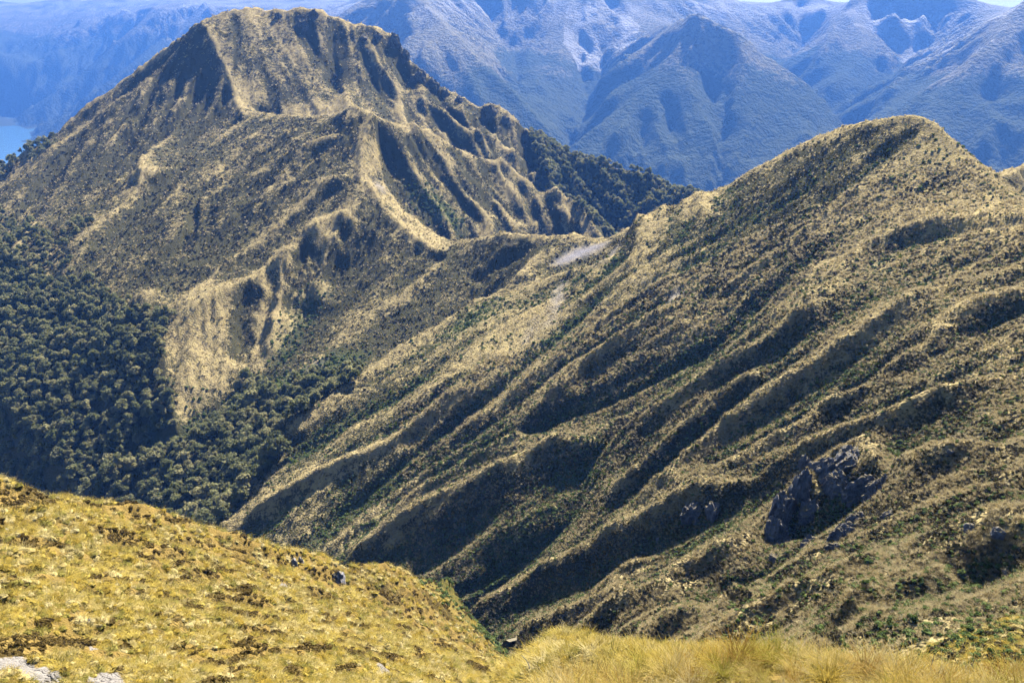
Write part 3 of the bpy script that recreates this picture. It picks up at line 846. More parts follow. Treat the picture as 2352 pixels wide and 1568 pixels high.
relief(RF, [
    ([(1618, 70), (1640, 110), (1640, 165), (1628, 205)], 32, 55), ([(1600, 110), (1612, 160), (1620, 214), (1640, 290)], -40, 60),
    ([(1676, 70), (1697, 138), (1684, 188), (1656, 280)], 34, 55), ([(1650, 70), (1668, 140), (1660, 220), (1650, 320), (1645, 430)], -46, 65),
    ([(1725, 105), (1728, 160), (1705, 230), (1672, 320)], -42, 55), ([(1559, 140), (1589, 205), (1606, 250), (1636, 302), (1646, 352), (1636, 430)], 38, 60),
    ([(1513, 181), (1530, 230), (1545, 290), (1560, 350)], -36, 55), ([(1499, 200), (1516, 260), (1524, 312), (1500, 380)], 34, 55),
    ([(1450, 235), (1470, 290), (1480, 350), (1460, 390)], -34, 60), ([(1426, 252), (1430, 300), (1415, 340)], 26, 50),
    ([(1790, 150), (1770, 210), (1770, 260), (1720, 330), (1690, 390)], -38, 60), ([(1850, 195), (1830, 250), (1800, 310), (1760, 370)], -36, 60),
    ([(1880, 220), (1860, 270), (1830, 320)], 28, 50), ([(1900, 245), (1895, 290), (1870, 330)], -30, 55),
    ([(1020, 60), (1060, 140), (1100, 200), (1130, 250)], 34, 70), ([(980, 30), (1000, 110), (1050, 190), (1090, 260)], -40, 75), ([(930, 20), (950, 100), (990, 170)], 30, 70),
    ([(900, 20), (910, 90), (930, 150)], -34, 70), ([(1150, 190), (1190, 260), (1230, 310)], -36, 65), ([(1320, 120), (1330, 180), (1345, 240)], -34, 70),
    ([(1400, 100), (1440, 130), (1420, 190), (1380, 260)], 32, 70), ([(1470, 120), (1440, 180), (1400, 250), (1360, 300)], -34, 65), ([(1530, 90), (1480, 150), (1430, 220)], -30, 60),
    ([(2000, 30), (2030, 60), (2060, 90)], -60, 80), ([(2080, 10), (2090, 50), (2100, 80)], -60, 80), ([(2160, 10), (2170, 50), (2180, 80)], -60, 80), ([(2040, 10), (2055, 50), (2075, 80)], 50, 70), ([(2125, 5), (2130, 45), (2135, 75)], 50, 70),
    ([(2090, 150), (2060, 190), (2020, 230)], 30, 70), ([(2200, 170), (2150, 210), (2080, 260), (2040, 290)], -40, 75), ([(2300, 90), (2260, 150), (2200, 230), (2150, 290)], 34, 75), ([(2330, 110), (2290, 190), (2250, 260)], -44, 75),
    ([(1940, 60), (1900, 110), (1870, 160)], 40, 80), ([(1920, 40), (1870, 90), (1830, 140)], -40, 80),
    ([(300, 90), (240, 150), (180, 200), (130, 240)], -60, 110), ([(400, 100), (330, 150), (250, 205), (170, 255)], 60, 110), ([(440, 100), (360, 170), (280, 220), (190, 275)], -60, 110), ([(180, 80), (130, 120), (60, 160)], -60, 120),
], 3300, 12000, 1.9, 0.9, KF)
water = RF.h < LAKE - 4
lf1 = blur(lic(RF, 11, steps=16, pre=2, smooth=4), 1, 1)
lf2 = lic(RF, 12, steps=9, pre=1, smooth=2)
gyf, gxf = np.gradient(blur(RF.h, 2, 1), RF.c)
sl = np.clip((np.hypot(gxf, gyf) - 0.15) / 0.35, 0, 1)
amp = np.where(water, 0, 1) * sl * (0.12 + 0.88 * KF)
lf1 = 0.8 - np.abs(lf1); lf2 = 0.8 - np.abs(lf2)
lf3 = 0.8 - np.abs(blur(lic(RF, 13, steps=24, pre=5, smooth=6), 1, 1))
RF.h = RF.h + amp * (lf1 * 40 + lf2 * 26 + lf3 * 26) * np.clip(YYf / 5500, 0.8, 1.7)
RF.h = RF.h + amp * 22 * (ridged(XXf / 420 + 0.4 * fbm(XXf / 600, YYf / 600, 61, 2), YYf / 420, 62, 4) - 0.55)
NA2, NR2 = 900, 390
az = np.radians(np.linspace(-40, 38, NA2))
rr = np.exp(np.linspace(math.log(2100), math.log(14500), NR2))
AZ, RR = np.meshgrid(az, rr)
fx = (RR * np.sin(AZ)).ravel(); fy = (RR * np.cos(AZ)).ravel()
fz = RF.sample(fx, fy)
treeline = np.clip((-230 - fz + 120 * fbm(fx / 300, fy / 300, 71, 3)) / 130, 0, 1)
sub = np.clip((fz - LAKE) / 20, 0, 1)
fz = fz + sub * (treeline * 6 * fbm(fx / 75, fy / 75, 72, 2) + 10 * (ridged(fx / 170, fy / 130, 73, 3) - 0.5))
POLY_FSCREE = [
    [(1300, 20), (1420, 0), (1470, 60), (1450, 120), (1390, 110), (1380, 170), (1320, 140), (1293, 100)],
    [(2050, 85), (2100, 70), (2200, 95), (2180, 120), (2110, 138), (2060, 125)],
    [(2115, 140), (2210, 80), (2350, 10), (2300, 45), (2200, 95), (2130, 142)],
    [(1830, 85), (1845, 50), (1890, 15), (1915, 22), (1880, 60), (1850, 92)],
    [(2230, 122), (2290, 95), (2280, 105), (2235, 125)],
    [(1960, 60), (2010, 20), (2200, 10), (2230, 40), (2100, 60), (2010, 80)],
]
fsc = np.zeros(len(fx))
fpx, fpy = to_px(fx, fy, fz)
for poly in POLY_FSCREE:
    pp = plan_poly(RF, poly, 3800, 8500)
    fsc = np.maximum(fsc, in_poly(fx, fy, pp).astype(float))
fsc = fsc * np.clip(0.5 + 0.9 * fbm(fx / 120, fy / 120, 75, 3), 0, 1) * 0.85
fsc = np.maximum(fsc, np.clip((fz + 120) / 260, 0, 0.55) * np.clip(0.6 + fbm(fx / 160, fy / 160, 76, 3), 0, 1))
fcov = np.stack([np.clip(treeline * 0.85 + 0.15 + 0.15 * fbm(fx / 90, fy / 90, 74, 2), 0, 1), 0.15 * treeline, fsc, np.ones(len(fx))], 1)
me = mesh_np("far_mountains", np.stack([fx, fy, fz + CAMZ], 1), grid_faces(NR2, NA2), M_far, True, {'cover': fcov})
farm = link(bpy.data.objects.new("far_mountains", me))
tag(farm, kind='structure')

# lake water
M_lake, nt = new_mat("lake_water")
o_ = N(nt, 'ShaderNodeOutputMaterial'); b_ = N(nt, 'ShaderNodeBsdfPrincipled')
b_.inputs['Base Color'].default_value = (0.09, 0.19, 0.27, 1); b_.inputs['Roughness'].default_value = 0.22
b_.inputs['IOR'].default_value = 1.33
geo = N(nt, 'ShaderNodeNewGeometry')
wv = N(nt, 'ShaderNodeTexNoise'); wv.inputs['Scale'].default_value = 0.02; wv.inputs['Detail'].default_value = 5
nt.links.new(geo.outputs['Position'], wv.inputs['Vector'])
bp = N(nt, 'ShaderNodeBump'); bp.inputs['Distance'].default_value = 6; bp.inputs['Strength'].default_value = 0.3
nt.links.new(wv.outputs[0], bp.inputs['Height']); nt.links.new(bp.outputs[0], b_.inputs['Normal'])
nt.links.new(b_.outputs[0], o_.inputs[0])
def sheet(name, x0, x1, y0, y1, z, mat, n=12):
    xs = np.linspace(x0, x1, n); ys = np.linspace(y0, y1, n)
    X, Y = np.meshgrid(xs, ys)
    me = mesh_np(name, np.stack([X.ravel(), Y.ravel(), np.full(X.size, z)], 1), grid_faces(n, n), mat)
    return tag(link(bpy.data.objects.new(name, me)), kind='structure')
sheet("lake", -9500, 300, 1500, 12000, LAKE + CAMZ, M_lake)
M_plain = ground_material("valley_plain", 0.05, (0.10, 0.11, 0.06), (0.09, 0.10, 0.05), (0.07, 0.07, 0.04), (0.05, 0.06, 0.03), (0.06, 0.08, 0.03), (0.3, 0.3, 0.3))
sheet("ground", -10450, 10450, -390, 15450, LAKE + CAMZ - 140, M_plain)
print("far", round(time.time() - T0, 1))

# ================================================================== NEAR LEFT HILLSIDE
RN = Raster(-200, 70, 14, 340, 1.0)
sil = [(-260, 1035, 128), (-120, 1070, 128), (0, 1106, 130), (100, 1136, 135), (180, 1166, 140), (300, 1202, 143), (430, 1246, 150), (560, 1270, 160), (670, 1288, 172), (745, 1298, 180),
       (790, 1318, 187), (800, 1340, 190), (900, 1374, 215), (960, 1388, 232), (1000, 1396, 248), (1040, 1414, 265), (1066, 1442, 290), (1084, 1468, 282), (1180, 1506, 248)]
crest_n = line(sil)
drop1 = crest_n.copy(); drop1[:, 1] += 22; drop1[:, 0] += 12; drop1[:, 2] -= np.linspace(20, 8, len(sil))
drop2 = crest_n.copy(); drop2[:, 1] += 70; drop2[:, 0] += 30; drop2[:, 2] -= np.linspace(75, 26, len(sil))
near_lines = [crest_n, drop1[:13], drop2[:9],
    line([(-260, 1300, 70), (0, 1336, 72), (100, 1356, 72), (250, 1391, 73), (375, 1401, 76), (588, 1450, 80), (738, 1476, 84), (863, 1524, 80), (963, 1556, 75)]),
    line([(-260, 1294, 78), (0, 1328, 79), (100, 1346, 80), (250, 1380, 82), (375, 1390, 87), (588, 1436, 93), (738, 1462, 100), (863, 1502, 100), (963, 1530, 100)]),
    line([(-260, 1180, 98), (0, 1220, 100), (300, 1300, 108), (600, 1360, 125), (800, 1410, 148), (950, 1450, 170), (1050, 1480, 190)]),
    line([(-300, 1568, 46), (0, 1568, 46), (300, 1568, 48), (600, 1568, 52), (900, 1575, 58), (1000, 1590, 60)]),
    line([(-300, 1460, 56), (0, 1470, 57), (300, 1490, 60), (600, 1520, 64), (800, 1550, 66)]),
    line([(-300, 1900, 26), (0, 1900, 26), (500, 1900, 27), (900, 1900, 30), (1100, 1800, 36)]),
    line([(1050, 1560, 110), (1100, 1545, 130), (1150, 1530, 170)]),
    line([W(-190, 20, -10), W(-100, 15, -12), W(-40, 14, -14), W(-10, 14, -17)]),
    line([W(24, 60, -76), W(30, 120, -142), W(34, 200, -212), W(26, 262, -255), W(0, 305, -262), W(-40, 330, -285)]),
    line([W(-195, 330, -330), W(-60, 335, -300)]),
]
diffuse(RN, near_lines, iters=120, levels=6)
RN.h = blur(RN.h, 1, 1)
XXn, YYn = RN.coords()
ln1 = blur(lic(RN, 31, steps=10, pre=1, smooth=5), 1, 1)
ln2 = lic(RN, 32, steps=4, pre=0, smooth=3)
RN.h = RN.h + 0.45 * ln1 + 0.13 * ln2
def detail_n(x, y):
    return 0.85 * fbm(x / 7, y / 7, 33, 3) + 0.75 * fbm(x / 3.4, y / 3.4, 37, 2) + 0.34 * fbm(x / 1.5, y / 1.5, 34, 2) + 1.5 * (ridged((x - 0.5 * y) / 4.2, (y + 0.5 * x) / 12, 35, 2) - 0.5)
def h_n(x, y):
    return RN.sample(x, y) + detail_n(x, y)
NA3, NR3 = 520, 420
az = np.radians(np.linspace(-42, 8, NA3)); rr = np.exp(np.linspace(math.log(30), math.log(335), NR3))
AZ, RR = np.meshgrid(az, rr)
nx_ = (RR * np.sin(AZ)).ravel(); ny_ = (RR * np.cos(AZ)).ravel(); nz_ = h_n(nx_, ny_)
POLY_PATH = [[(-60, 1518), (0, 1521), (50, 1516), (82, 1533), (147, 1553), (140, 1566), (0, 1562), (-60, 1560)], [(200, 1550), (240, 1545), (290, 1562), (250, 1585), (205, 1575)],
             [(-60, 1205), (0, 1213), (35, 1224), (0, 1222), (-60, 1214)], [(205, 1484), (228, 1488), (222, 1498), (205, 1496)],
             [(880, 1560), (860, 1546), (880, 1543), (905, 1556)], [(640, 1345), (660, 1344), (664, 1352), (645, 1353)], [(690, 1417), (710, 1416), (712, 1424), (694, 1425)]]
path_m = np.zeros(len(nx_))
for poly in POLY_PATH:
    path_m = np.maximum(path_m, in_poly(nx_, ny_, plan_poly(RN, poly, 32, 330)).astype(float))
greenN = np.clip((ny_ - 205) / 40, 0, 1) * np.clip((nx_ + 60) / 25, 0, 1)
scrubN = np.clip(0.30 + 0.40 * fbm(nx_ / 9, ny_ / 9, 36, 3) - 0.06 * RN.sample(nx_, ny_, ln1), 0, 0.8) * (1 - path_m)
ncov = np.stack([scrubN, greenN * 0.7 + 0.1, path_m, np.ones(len(nx_))], 1)
me = mesh_np("near_hillside", np.stack([nx_, ny_, nz_ + CAMZ], 1), grid_faces(NR3, NA3), M_near, True, {'cover': ncov})
tag(link(bpy.data.objects.new("near_hillside", me)), kind='structure')

# ================================================================== FOREGROUND BROW, KNOLL AND BANK
RG = Raster(-16, 100, -6, 130, 0.5)
brow = [(1080, 1600, 10.5), (1200, 1552, 10.6), (1300, 1535, 10.6), (1500, 1528, 10.4), (1650, 1525, 10.2), (1760, 1512, 10), (1850, 1512, 9.9), (2000, 1532, 9.8), (2100, 1548, 9.7), (2200, 1556, 9.6), (2352, 1545, 9.4), (2500, 1540, 9.3)]
bl = line(brow)
bl2 = bl.copy(); bl2[:, 1] += 4; bl2[:, 2] -= 5.2
fore_lines = [bl, bl2,
    line([W(-1.5, -5, -1.4), W(0.5, 0, -1.7), W(3, 3, -4.3), W(7, 4, -5.6), W(12, 7, -7.4)]),
    line([W(-14, 40, -54), W(-6, 44, -54), W(-4.5, 48, -58), W(-6, 60, -78), W(-12, 90, -112)]),
    line([W(-14, -4, -4), W(-9, 3, -9), W(-5, 8, -11), W(-6, 20, -24), W(-10, 30, -36)]),
    line([W(-0.6, 9, -9.2), W(-0.2, 12, -12), W(-1, 20, -22)]),
    line([(1140, 1545, 40), (1196, 1501, 43), (1230, 1475, 45), (1264, 1457, 46), (1301, 1453, 47), (1351, 1458, 46.5), (1401, 1473, 45), (1426, 1485, 44), (1500, 1492, 42), (1560, 1494, 41), (1700, 1500, 38), (1800, 1512, 36), (2000, 1530, 34), (2200, 1545, 32)]),
    line([(1190, 1530, 36), (1300, 1500, 36), (1450, 1508, 34), (1700, 1522, 30)]),
    line([W(0, 62, -66), W(6, 62, -58), W(14, 58, -58), W(22, 52, -56), W(30, 50, -56)]),
    line([(2700, 1330, 95), (2500, 1375, 88), (2352, 1415, 83), (2280, 1432, 80), (2200, 1458, 77), (2140, 1486, 75), (2090, 1513, 73)]),
    line([(2500, 1450, 72), (2352, 1500, 68), (2250, 1540, 66)]),
    line([W(-15, 128, -155), W(20, 128, -155), W(60, 128, -145), W(98, 128, -135)]),
    line([W(98, 112, -104), W(60, 108, -105), W(30, 95, -95), W(10, 90, -95), W(-10, 70, -80)]),
    line([W(98, 0, -18), W(60, 8, -18), W(30, 12, -16), W(14, 9, -8)]),
    line([W(60, 40, -42), W(40, 34, -36), W(20, 30, -28)]),
]
diffuse(RG, fore_lines, iters=150, levels=6)
RG.h = blur(RG.h, 1, 1)
def h_g(x, y):
    r = np.clip(np.hypot(x, y) / 40, 0.15, 1)
    return RG.sample(x, y) + r * (0.35 * fbm(x / 3, y / 3, 41, 3) + 0.18 * fbm(x / 0.9, y / 0.9, 42, 2))
NA4, NR4 = 300, 300
az = np.radians(np.linspace(-25, 44, NA4)); rr = np.exp(np.linspace(math.log(2.0), math.log(125), NR4))
AZ, RR = np.meshgrid(az, rr)
gx_ = (RR * np.sin(AZ)).ravel(); gy_ = (RR * np.cos(AZ)).ravel(); gz_ = h_g(gx_, gy_)
gcov = np.stack([np.clip(0.12 + 0.25 * fbm(gx_ / 5, gy_ / 5, 43, 3) + 0.25 * (gx_ > 30), 0, 1), np.clip((gx_ - 35) / 10, 0, 0.5), np.zeros(len(gx_)), np.ones(len(gx_))], 1)
me = mesh_np("foreground_brow", np.stack([gx_, gy_, gz_ + CAMZ], 1), grid_faces(NR4, NA4), M_near, True, {'cover': gcov})
tag(link(bpy.data.objects.new("foreground_slope", me)), kind='structure')
print("near", round(time.time() - T0, 1))

# ================================================================== PLANT AND ROCK SHAPES
def ico(sub):
    import bmesh
    bm = bmesh.new()
    bmesh.ops.create_icosphere(bm, subdivisions=sub, radius=1.0)
    v = np.array([p.co[:] for p in bm.verts]); f = np.array([[q.index for q in p.verts] for p in bm.faces])
    bm.free()
    return v, f

def noise3(v, s, seed):
    return (fbm(v[:, 0] * s + v[:, 2] * 0.7 * s, v[:, 1] * s - v[:, 2] * 0.6 * s, seed, 3) + fbm(v[:, 1] * s + 4, v[:, 2] * s + 9, seed + 5, 3)) * 0.5

def leaf_cards(g, centres, radii, per, size, flat=0.0):
    """small leaf clumps (bent quads) over the outside of rounded lobes"""
    V = []; F = []
    for c, r in zip(centres, radii):
        d = g.standard_normal((per, 3)); d[:, 2] = np.abs(d[:, 2]) * (1 - flat) + d[:, 2] * flat
        d /= np.linalg.norm(d, axis=1)[:, None]
        p = c + d * r * (0.8 + 0.3 * g.random((per, 1)))
        t = np.cross(d, g.standard_normal((per, 3))); t /= np.linalg.norm(t, axis=1)[:, None]
        n = d + 0.7 * g.standard_normal((per, 3)); n /= np.linalg.norm(n, axis=1)[:, None]
        b = np.cross(n, t); b /= np.linalg.norm(b, axis=1)[:, None] + 1e-9
        t = np.cross(b, n)
        s = size * (0.6 + 0.8 * g.random((per, 1)))
        for q in range(per):
            k = len(V)
            V += [p[q] - t[q] * s[q] - b[q] * s[q] * 0.7, p[q] + t[q] * s[q] - b[q] * s[q] * 0.7, p[q] + t[q] * s[q] * 0.8 + b[q] * s[q] * 0.8, p[q] - t[q] * s[q] * 0.8 + b[q] * s[q] * 0.8]
            F += [(k, k + 1, k + 2), (k, k + 2, k + 3)]
    return np.array(V), np.array(F)

def join(parts):
    V = []; F = []; o = 0
    for v, f in parts:
        V.append(v); F.append(f + o); o += len(v)
    return np.concatenate(V), np.concatenate(F)

def tree_crown(seed):
    g = np.random.default_rng(seed)
    n = g.integers(6, 13)
    H = 1.0
    cs, rs = [], []
    for k in range(n):
        a = g.random() * 6.28; hgt = g.random()
        rad = 0.40 * math.sqrt(max(0.05, 1 - (hgt * 1.02) ** 2)) * (0.6 + 0.5 * g.random())
        cs.append((math.cos(a) * rad, math.sin(a) * rad, 0.30 + hgt * 0.55)); rs.append(0.13 + 0.14 * g.random())
    cs.append((0, 0, 0.5)); rs.append(0.28)
    cs = np.array(cs); rs = np.array(rs)
    parts = []
    bv, bf = ico(1)
    for c, r in zip(cs, rs):
        v = bv * (1 + 0.35 * noise3(bv + c, 2.0, seed)[:, None]) * r * 0.74 + c
        parts.append((v, bf))
    parts.append(leaf_cards(g, cs, rs, 34, 0.054, 0.25))
    return join(parts)

def shrub_shape(seed, per=14, flat=0.75):
    g = np.random.default_rng(seed)
    cs = np.array([(0.26 * math.cos(a) * g.random(), 0.26 * math.sin(a) * g.random(), 0.22 + 0.12 * g.random()) for a in g.random(4) * 6.28])
    rs = 0.24 + 0.1 * g.random(4)
    bv, bf = ico(1)
    parts = [(bv * (1 + 0.35 * noise3(bv + c, 1.7, seed + 2)[:, None]) * r * 0.9 + c, bf) for c, r in zip(cs[:3], rs)]
    parts.append(leaf_cards(g, cs, rs, per, 0.085, 0.2))
    v, f = join(parts)
    v[:, 2] *= flat
    return v, f

def tuft_shape(seed, blades=40, width=0.022, lean=0.8, segs=3):
    """tussock: arching blades springing from one crown"""
    g = np.random.default_rng(seed)
    V = []; F = []
    for k in range(blades):
        a = g.random() * 6.283; ln = 0.65 + 0.5 * g.random(); le = lean * (0.25 + 0.9 * g.random())
        bx, by = 0.10 * g.standard_normal(2)
        da = np.array([math.cos(a), math.sin(a)]); sd = np.array([-da[1], da[0]])
        twist = 0.5 * g.standard_normal()
        k0 = len(V)
        for q in range(segs + 1):
            t = q / segs
            out = le * ln * t ** 1.7; up = ln * (t - 0.32 * le * t * t)
            w = width * (1 - 0.85 * t) * (0.7 + 0.6 * g.random() if q == 0 else 1)
            c = np.array([bx, by]) + da * out + sd * twist * t * t * 0.25
            V += [(c[0] - sd[0] * w, c[1] - sd[1] * w, up), (c[0] + sd[0] * w, c[1] + sd[1] * w, up)]
        for q in range(segs):
            i = k0 + 2 * q
            F += [(i, i + 1, i + 3), (i, i + 3, i + 2)]
    return np.array(V), np.array(F)

def mound_shape(seed, blades=30):
    """old tussock: a squat rounded mound of matted leaves with blades hanging over its sides"""
    g = np.random.default_rng(seed)
    bv, bf = ico(2)
    v = bv * (1 + 0.55 * noise3(bv, 1.6, seed)[:, None] + 0.25 * noise3(bv, 4.5, seed + 4)[:, None])
    v = v * np.array([0.50, 0.40, 0.26]) + np.array([0, 0, 0.06])
    tv, tf = tuft_shape(seed + 9, blades * 2, 0.03, 1.15, 2)
    tv = tv * np.array([0.85, 0.85, 0.60]) + np.array([0, 0, 0.05])
    return join([(v, bf), (tv, tf)])

def rock_shape(seed, sub=4, stretch=(1, 0.8, 1.3), strata=0.25, joint=0.28):
    g = np.random.default_rng(seed)
    v, f = ico(sub)
    n = v.copy()
    d = 1 + 0.35 * noise3(v, 1.2, seed) + 0.22 * noise3(v, 3.0, seed + 3) + 0.10 * noise3(v, 7.0, seed + 6)
    # joint planes: flatten the stone against a few random planes so that it has faces and edges
    v = v * d[:, None]
    for k in range(11):
        p = g.standard_normal(3); p[2] *= 0.5; p /= np.linalg.norm(p)
        lim = 0.62 + 0.25 * g.random()
        over = v @ p - lim
        v = v - np.clip(over, 0, None)[:, None] * p * 0.88
    # upright slabs with cracks between them
    ang = g.random() * 3.14
    u = v[:, 0] * math.cos(ang) + v[:, 1] * math.sin(ang)
    crack = ridged(u * 2.6 + 0.25 * v[:, 2], v[:, 2] * 0.45 + 0.2 * u, seed + 9, 3)
    v = v * (1 - strata * np.clip(crack - 0.58, 0, 1) * 1.2)[:, None]
    # jointed blocks standing a little in or out of the face
    w_ = n @ np.array([math.sin(ang), -math.cos(ang), 0.3])
    cu = np.floor(u * 3.4 + 0.5 * noise3(n, 2.0, seed + 20)); cz = np.floor(n[:, 2] * 2.1 + 0.6 * noise3(n, 2.0, seed + 21) + 0.37 * cu); cw = np.floor(w_ * 3.0 + 0.5 * noise3(n, 2.0, seed + 22))
    blk = hash2((cu * 7 + cw * 131).astype(np.int64), cz.astype(np.int64), seed)
    v = v * (1 + joint * (blk - 0.5))[:, None]
    v = v * (1 + 0.07 * noise3(n, 14.0, seed + 12))[:, None]
    return v * np.array(stretch), f

PROTO = bpy.data.collections.new("plant_shapes")      # kept out of the scene, only referred to
def proto(name, shape, mat):
    v, f = shape
    me = mesh_np(name, v, f, mat, False)
    o = bpy.data.objects.new(name, me)
    return o

def proto_coll(name, shapes, mat):
    c = bpy.data.collections.new(name)
    for k, s in enumerate(shapes):
        c.objects.link(proto("%s_%02d" % (name, k), s, mat))
    return c

def scatter(name, pts, rot, scl, coll, npro, label, cat):
    """one ground-cover object: plants stood on given places"""
    n = len(pts)
    me = bpy.data.meshes.new(name)
    me.vertices.add(n); me.vertices.foreach_set('co', np.asarray(pts, np.float32).ravel())
    for an, arr in (('rot', rot), ('scl', scl)):
        a = me.attributes.new(an, 'FLOAT_VECTOR', 'POINT'); a.data.foreach_set('vector', np.asarray(arr, np.float32).ravel())
    a = me.attributes.new('pid', 'INT', 'POINT'); a.data.foreach_set('value', rng.integers(0, npro, n).astype(np.int32))
    o = link(bpy.data.objects.new(name, me))
    ng = bpy.data.node_groups.new(name + "_nodes", 'GeometryNodeTree')
    ng.interface.new_socket("Geometry", in_out='INPUT', socket_type='NodeSocketGeometry')
    ng.interface.new_socket("Geometry", in_out='OUTPUT', socket_type='NodeSocketGeometry')
    gi = ng.nodes.new('NodeGroupInput'); go = ng.nodes.new('NodeGroupOutput')
    ip = ng.nodes.new('GeometryNodeInstanceOnPoints')
    ci = ng.nodes.new('GeometryNodeCollectionInfo')
    ci.inputs['Collection'].default_value = coll
    ci.inputs['Separate Children'].default_value = True
    ci.inputs['Reset Children'].default_value = True
    ip.inputs['Pick Instance'].default_value = True
    def attr(nm, typ):
        a = ng.nodes.new('GeometryNodeInputNamedAttribute'); a.data_type = typ; a.inputs[0].default_value = nm
        return a.outputs[0]
    ng.links.new(gi.outputs[0], ip.inputs['Points'])
    ng.links.new(ci.outputs[0], ip.inputs['Instance'])
    ng.links.new(attr('pid', 'INT'), ip.inputs['Instance Index'])
    ng.links.new(attr('rot', 'FLOAT_VECTOR'), ip.inputs['Rotation'])
    ng.links.new(attr('scl', 'FLOAT_VECTOR'), ip.inputs['Scale'])
    ng.links.new(ip.outputs[0], go.inputs[0])
    md = o.modifiers.new("plants", 'NODES'); md.node_group = ng
    tag(o, label, cat, kind='stuff')
    return o

# ---- what can be seen from about the viewpoint (plants on hidden slopes are left out)
NAh, NRh = 700, 900
h_az = np.linspace(math.radians(-40), math.radians(38), NAh)
h_lr = np.linspace(math.log(8), math.log(1880), NRh)
A_, L_ = np.meshgrid(h_az, h_lr)
R_ = np.exp(L_); hx = R_ * np.sin(A_); hy = R_ * np.cos(A_)
hz = np.where(R_ > 70, RC.sample(hx, hy), -1e4)
okn = (hx > -195) & (hx < 60) & (hy > 16) & (R_ > 31) & (R_ < 330) & (A_ < math.radians(8))
hz = np.where(okn, np.maximum(hz, RN.sample(hx, hy)), hz)
okg = (hx > -14) & (hx < 98) & (hy < 125) & (R_ < 124) & (A_ > math.radians(-25))
hz = np.where(okg, np.maximum(hz, RG.sample(hx, hy)), hz)
TOP = hz
HOR = np.maximum.accumulate(hz / R_, axis=0)
def visible(x, y, z, lift):
    r = np.hypot(x, y); a = np.arctan2(x, y)
    ia = np.clip(((a - h_az[0]) / (h_az[1] - h_az[0])).astype(int), 0, NAh - 1)
    ir = np.clip(((np.log(r) - h_lr[0]) / (h_lr[1] - h_lr[0])).astype(int) - 2, 0, NRh - 1)
    return ((z + lift) / r > HOR[ir, ia] - 0.006) & (np.abs(a) < math.radians(37.5)) & (z > TOP[np.clip(ir + 2, 0, NRh - 1), ia] - 3)

def polar_points(n, a0, a1, r0, r1, g):
    a = np.radians(a0 + (a1 - a0) * g.random(n)); r = np.exp(math.log(r0) + math.log(r1 / r0) * g.random(n))
    return r * np.sin(a), r * np.cos(a)

def rots(n, tilt, g):
    return np.stack([tilt * g.standard_normal(n), tilt * g.standard_normal(n), 6.283 * g.random(n)], 1)

# ================================================================== SCRUB AND TUSSOCK ON THE MOUNTAINS
C_scrub = proto_coll("scrub_bush", [shrub_shape(100 + k, 12, 0.8) for k in range(5)], M_scrub)
C_greenb = proto_coll("green_bush", [shrub_shape(120 + k, 14, 0.95) for k in range(4)], M_green)
C_tuft = proto_coll("tussock_tuft", [tuft_shape(140 + k, 26, 0.055, 0.9, 2) for k in range(5)], M_tus)
C_gold = proto_coll("golden_tuft", [tuft_shape(160 + k, 44, 0.035, 0.95, 2) for k in range(5)], M_gold)
M_goldm = foliage_material("golden_mound", [(0.31, 0.21, 0.034), (0.385, 0.28, 0.053), (0.46, 0.35, 0.085)], 0.14)
M_strawm = foliage_material("straw_mound", [(0.40, 0.30, 0.095), (0.48, 0.375, 0.14), (0.55, 0.445, 0.20)], 0.14)
M_limem = foliage_material("olive_mound", [(0.19, 0.165, 0.035), (0.235, 0.20, 0.045), (0.28, 0.235, 0.06)], 0.12)
M_brownsh = foliage_material("brown_shrub_leaves", [(0.10, 0.068, 0.022), (0.13, 0.09, 0.03), (0.17, 0.12, 0.04)], 0.2)
C_brown = proto_coll("brown_bush", [shrub_shape(190 + k, 14, 0.7) for k in range(4)], M_brownsh)
C_mix = bpy.data.collections.new("mixed_tussock")
for k in range(9):
    C_mix.objects.link(proto("mixed_tussock_%02d" % k, mound_shape(170 + k), [M_goldm, M_strawm, M_goldm, M_goldm, M_strawm, M_limem, M_goldm, M_limem, M_strawm][k]))
g = np.random.default_rng(99)
def keep(mask, *arrs):
    return [a[mask] for a in arrs]
x, y = polar_points(420000, -36, 36, 110, 1500, g)
z = h_c(x, y)
x, y, z = keep(visible(x, y, z, 1.5), x, y, z)
cs_ = RC.sample(x, y, cov_scrub_shade); sc_ = RC.sample(x, y, cov_scree); fo_ = np.maximum(RC.sample(x, y, cov_forest), RC.sample(x, y, cov_ridge)); gr_ = RC.sample(x, y, green_all)
clump = fbm(x / 6, y / 6, 201, 2) * 0.5 + 0.5
u = g.random(len(x))
r_ = np.hypot(x, y)
p_scrub = np.clip((cs_ - 0.18) * 1.5, 0.02, 1) * np.clip(clump * 1.6, 0, 1) * (sc_ < 0.3) * (fo_ < 0.5)  # bushes follow the scrub map, its painted shade and lit crests included
p_green = np.clip(gr_ * 1.6, 0, 1) * (sc_ < 0.3) * (fo_ < 0.5)
is_g = (u < p_green * 0.6)
is_s = ~is_g & (g.random(len(x)) < p_scrub * 0.5)
is_t = ~is_g & ~is_s & (g.random(len(x)) < 0.22) & (sc_ < 0.3) & (fo_ < 0.5)
size = (0.75 + 0.45 * g.random(len(x)) + 0.5 * g.random(len(x)) ** 4) * np.clip(r_ / 480, 0.6, 2.0)
def place(m, k, sink=0.08):
    n = int(m.sum())
    s = size[m] * k
    pts = np.stack([x[m], y[m], z[m] + CAMZ - sink * s], 1)
    sc3 = np.stack([s * (0.85 + 0.4 * g.random(n)), s * (0.85 + 0.4 * g.random(n)), s * (0.7 + 0.5 * g.random(n))], 1)
    return pts, rots(n, 0.18, g), sc3
scatter("alpine_scrub", *place(is_s, 1.15), C_scrub, 5, "low dark scrub covering the mountain slopes", "scrub")
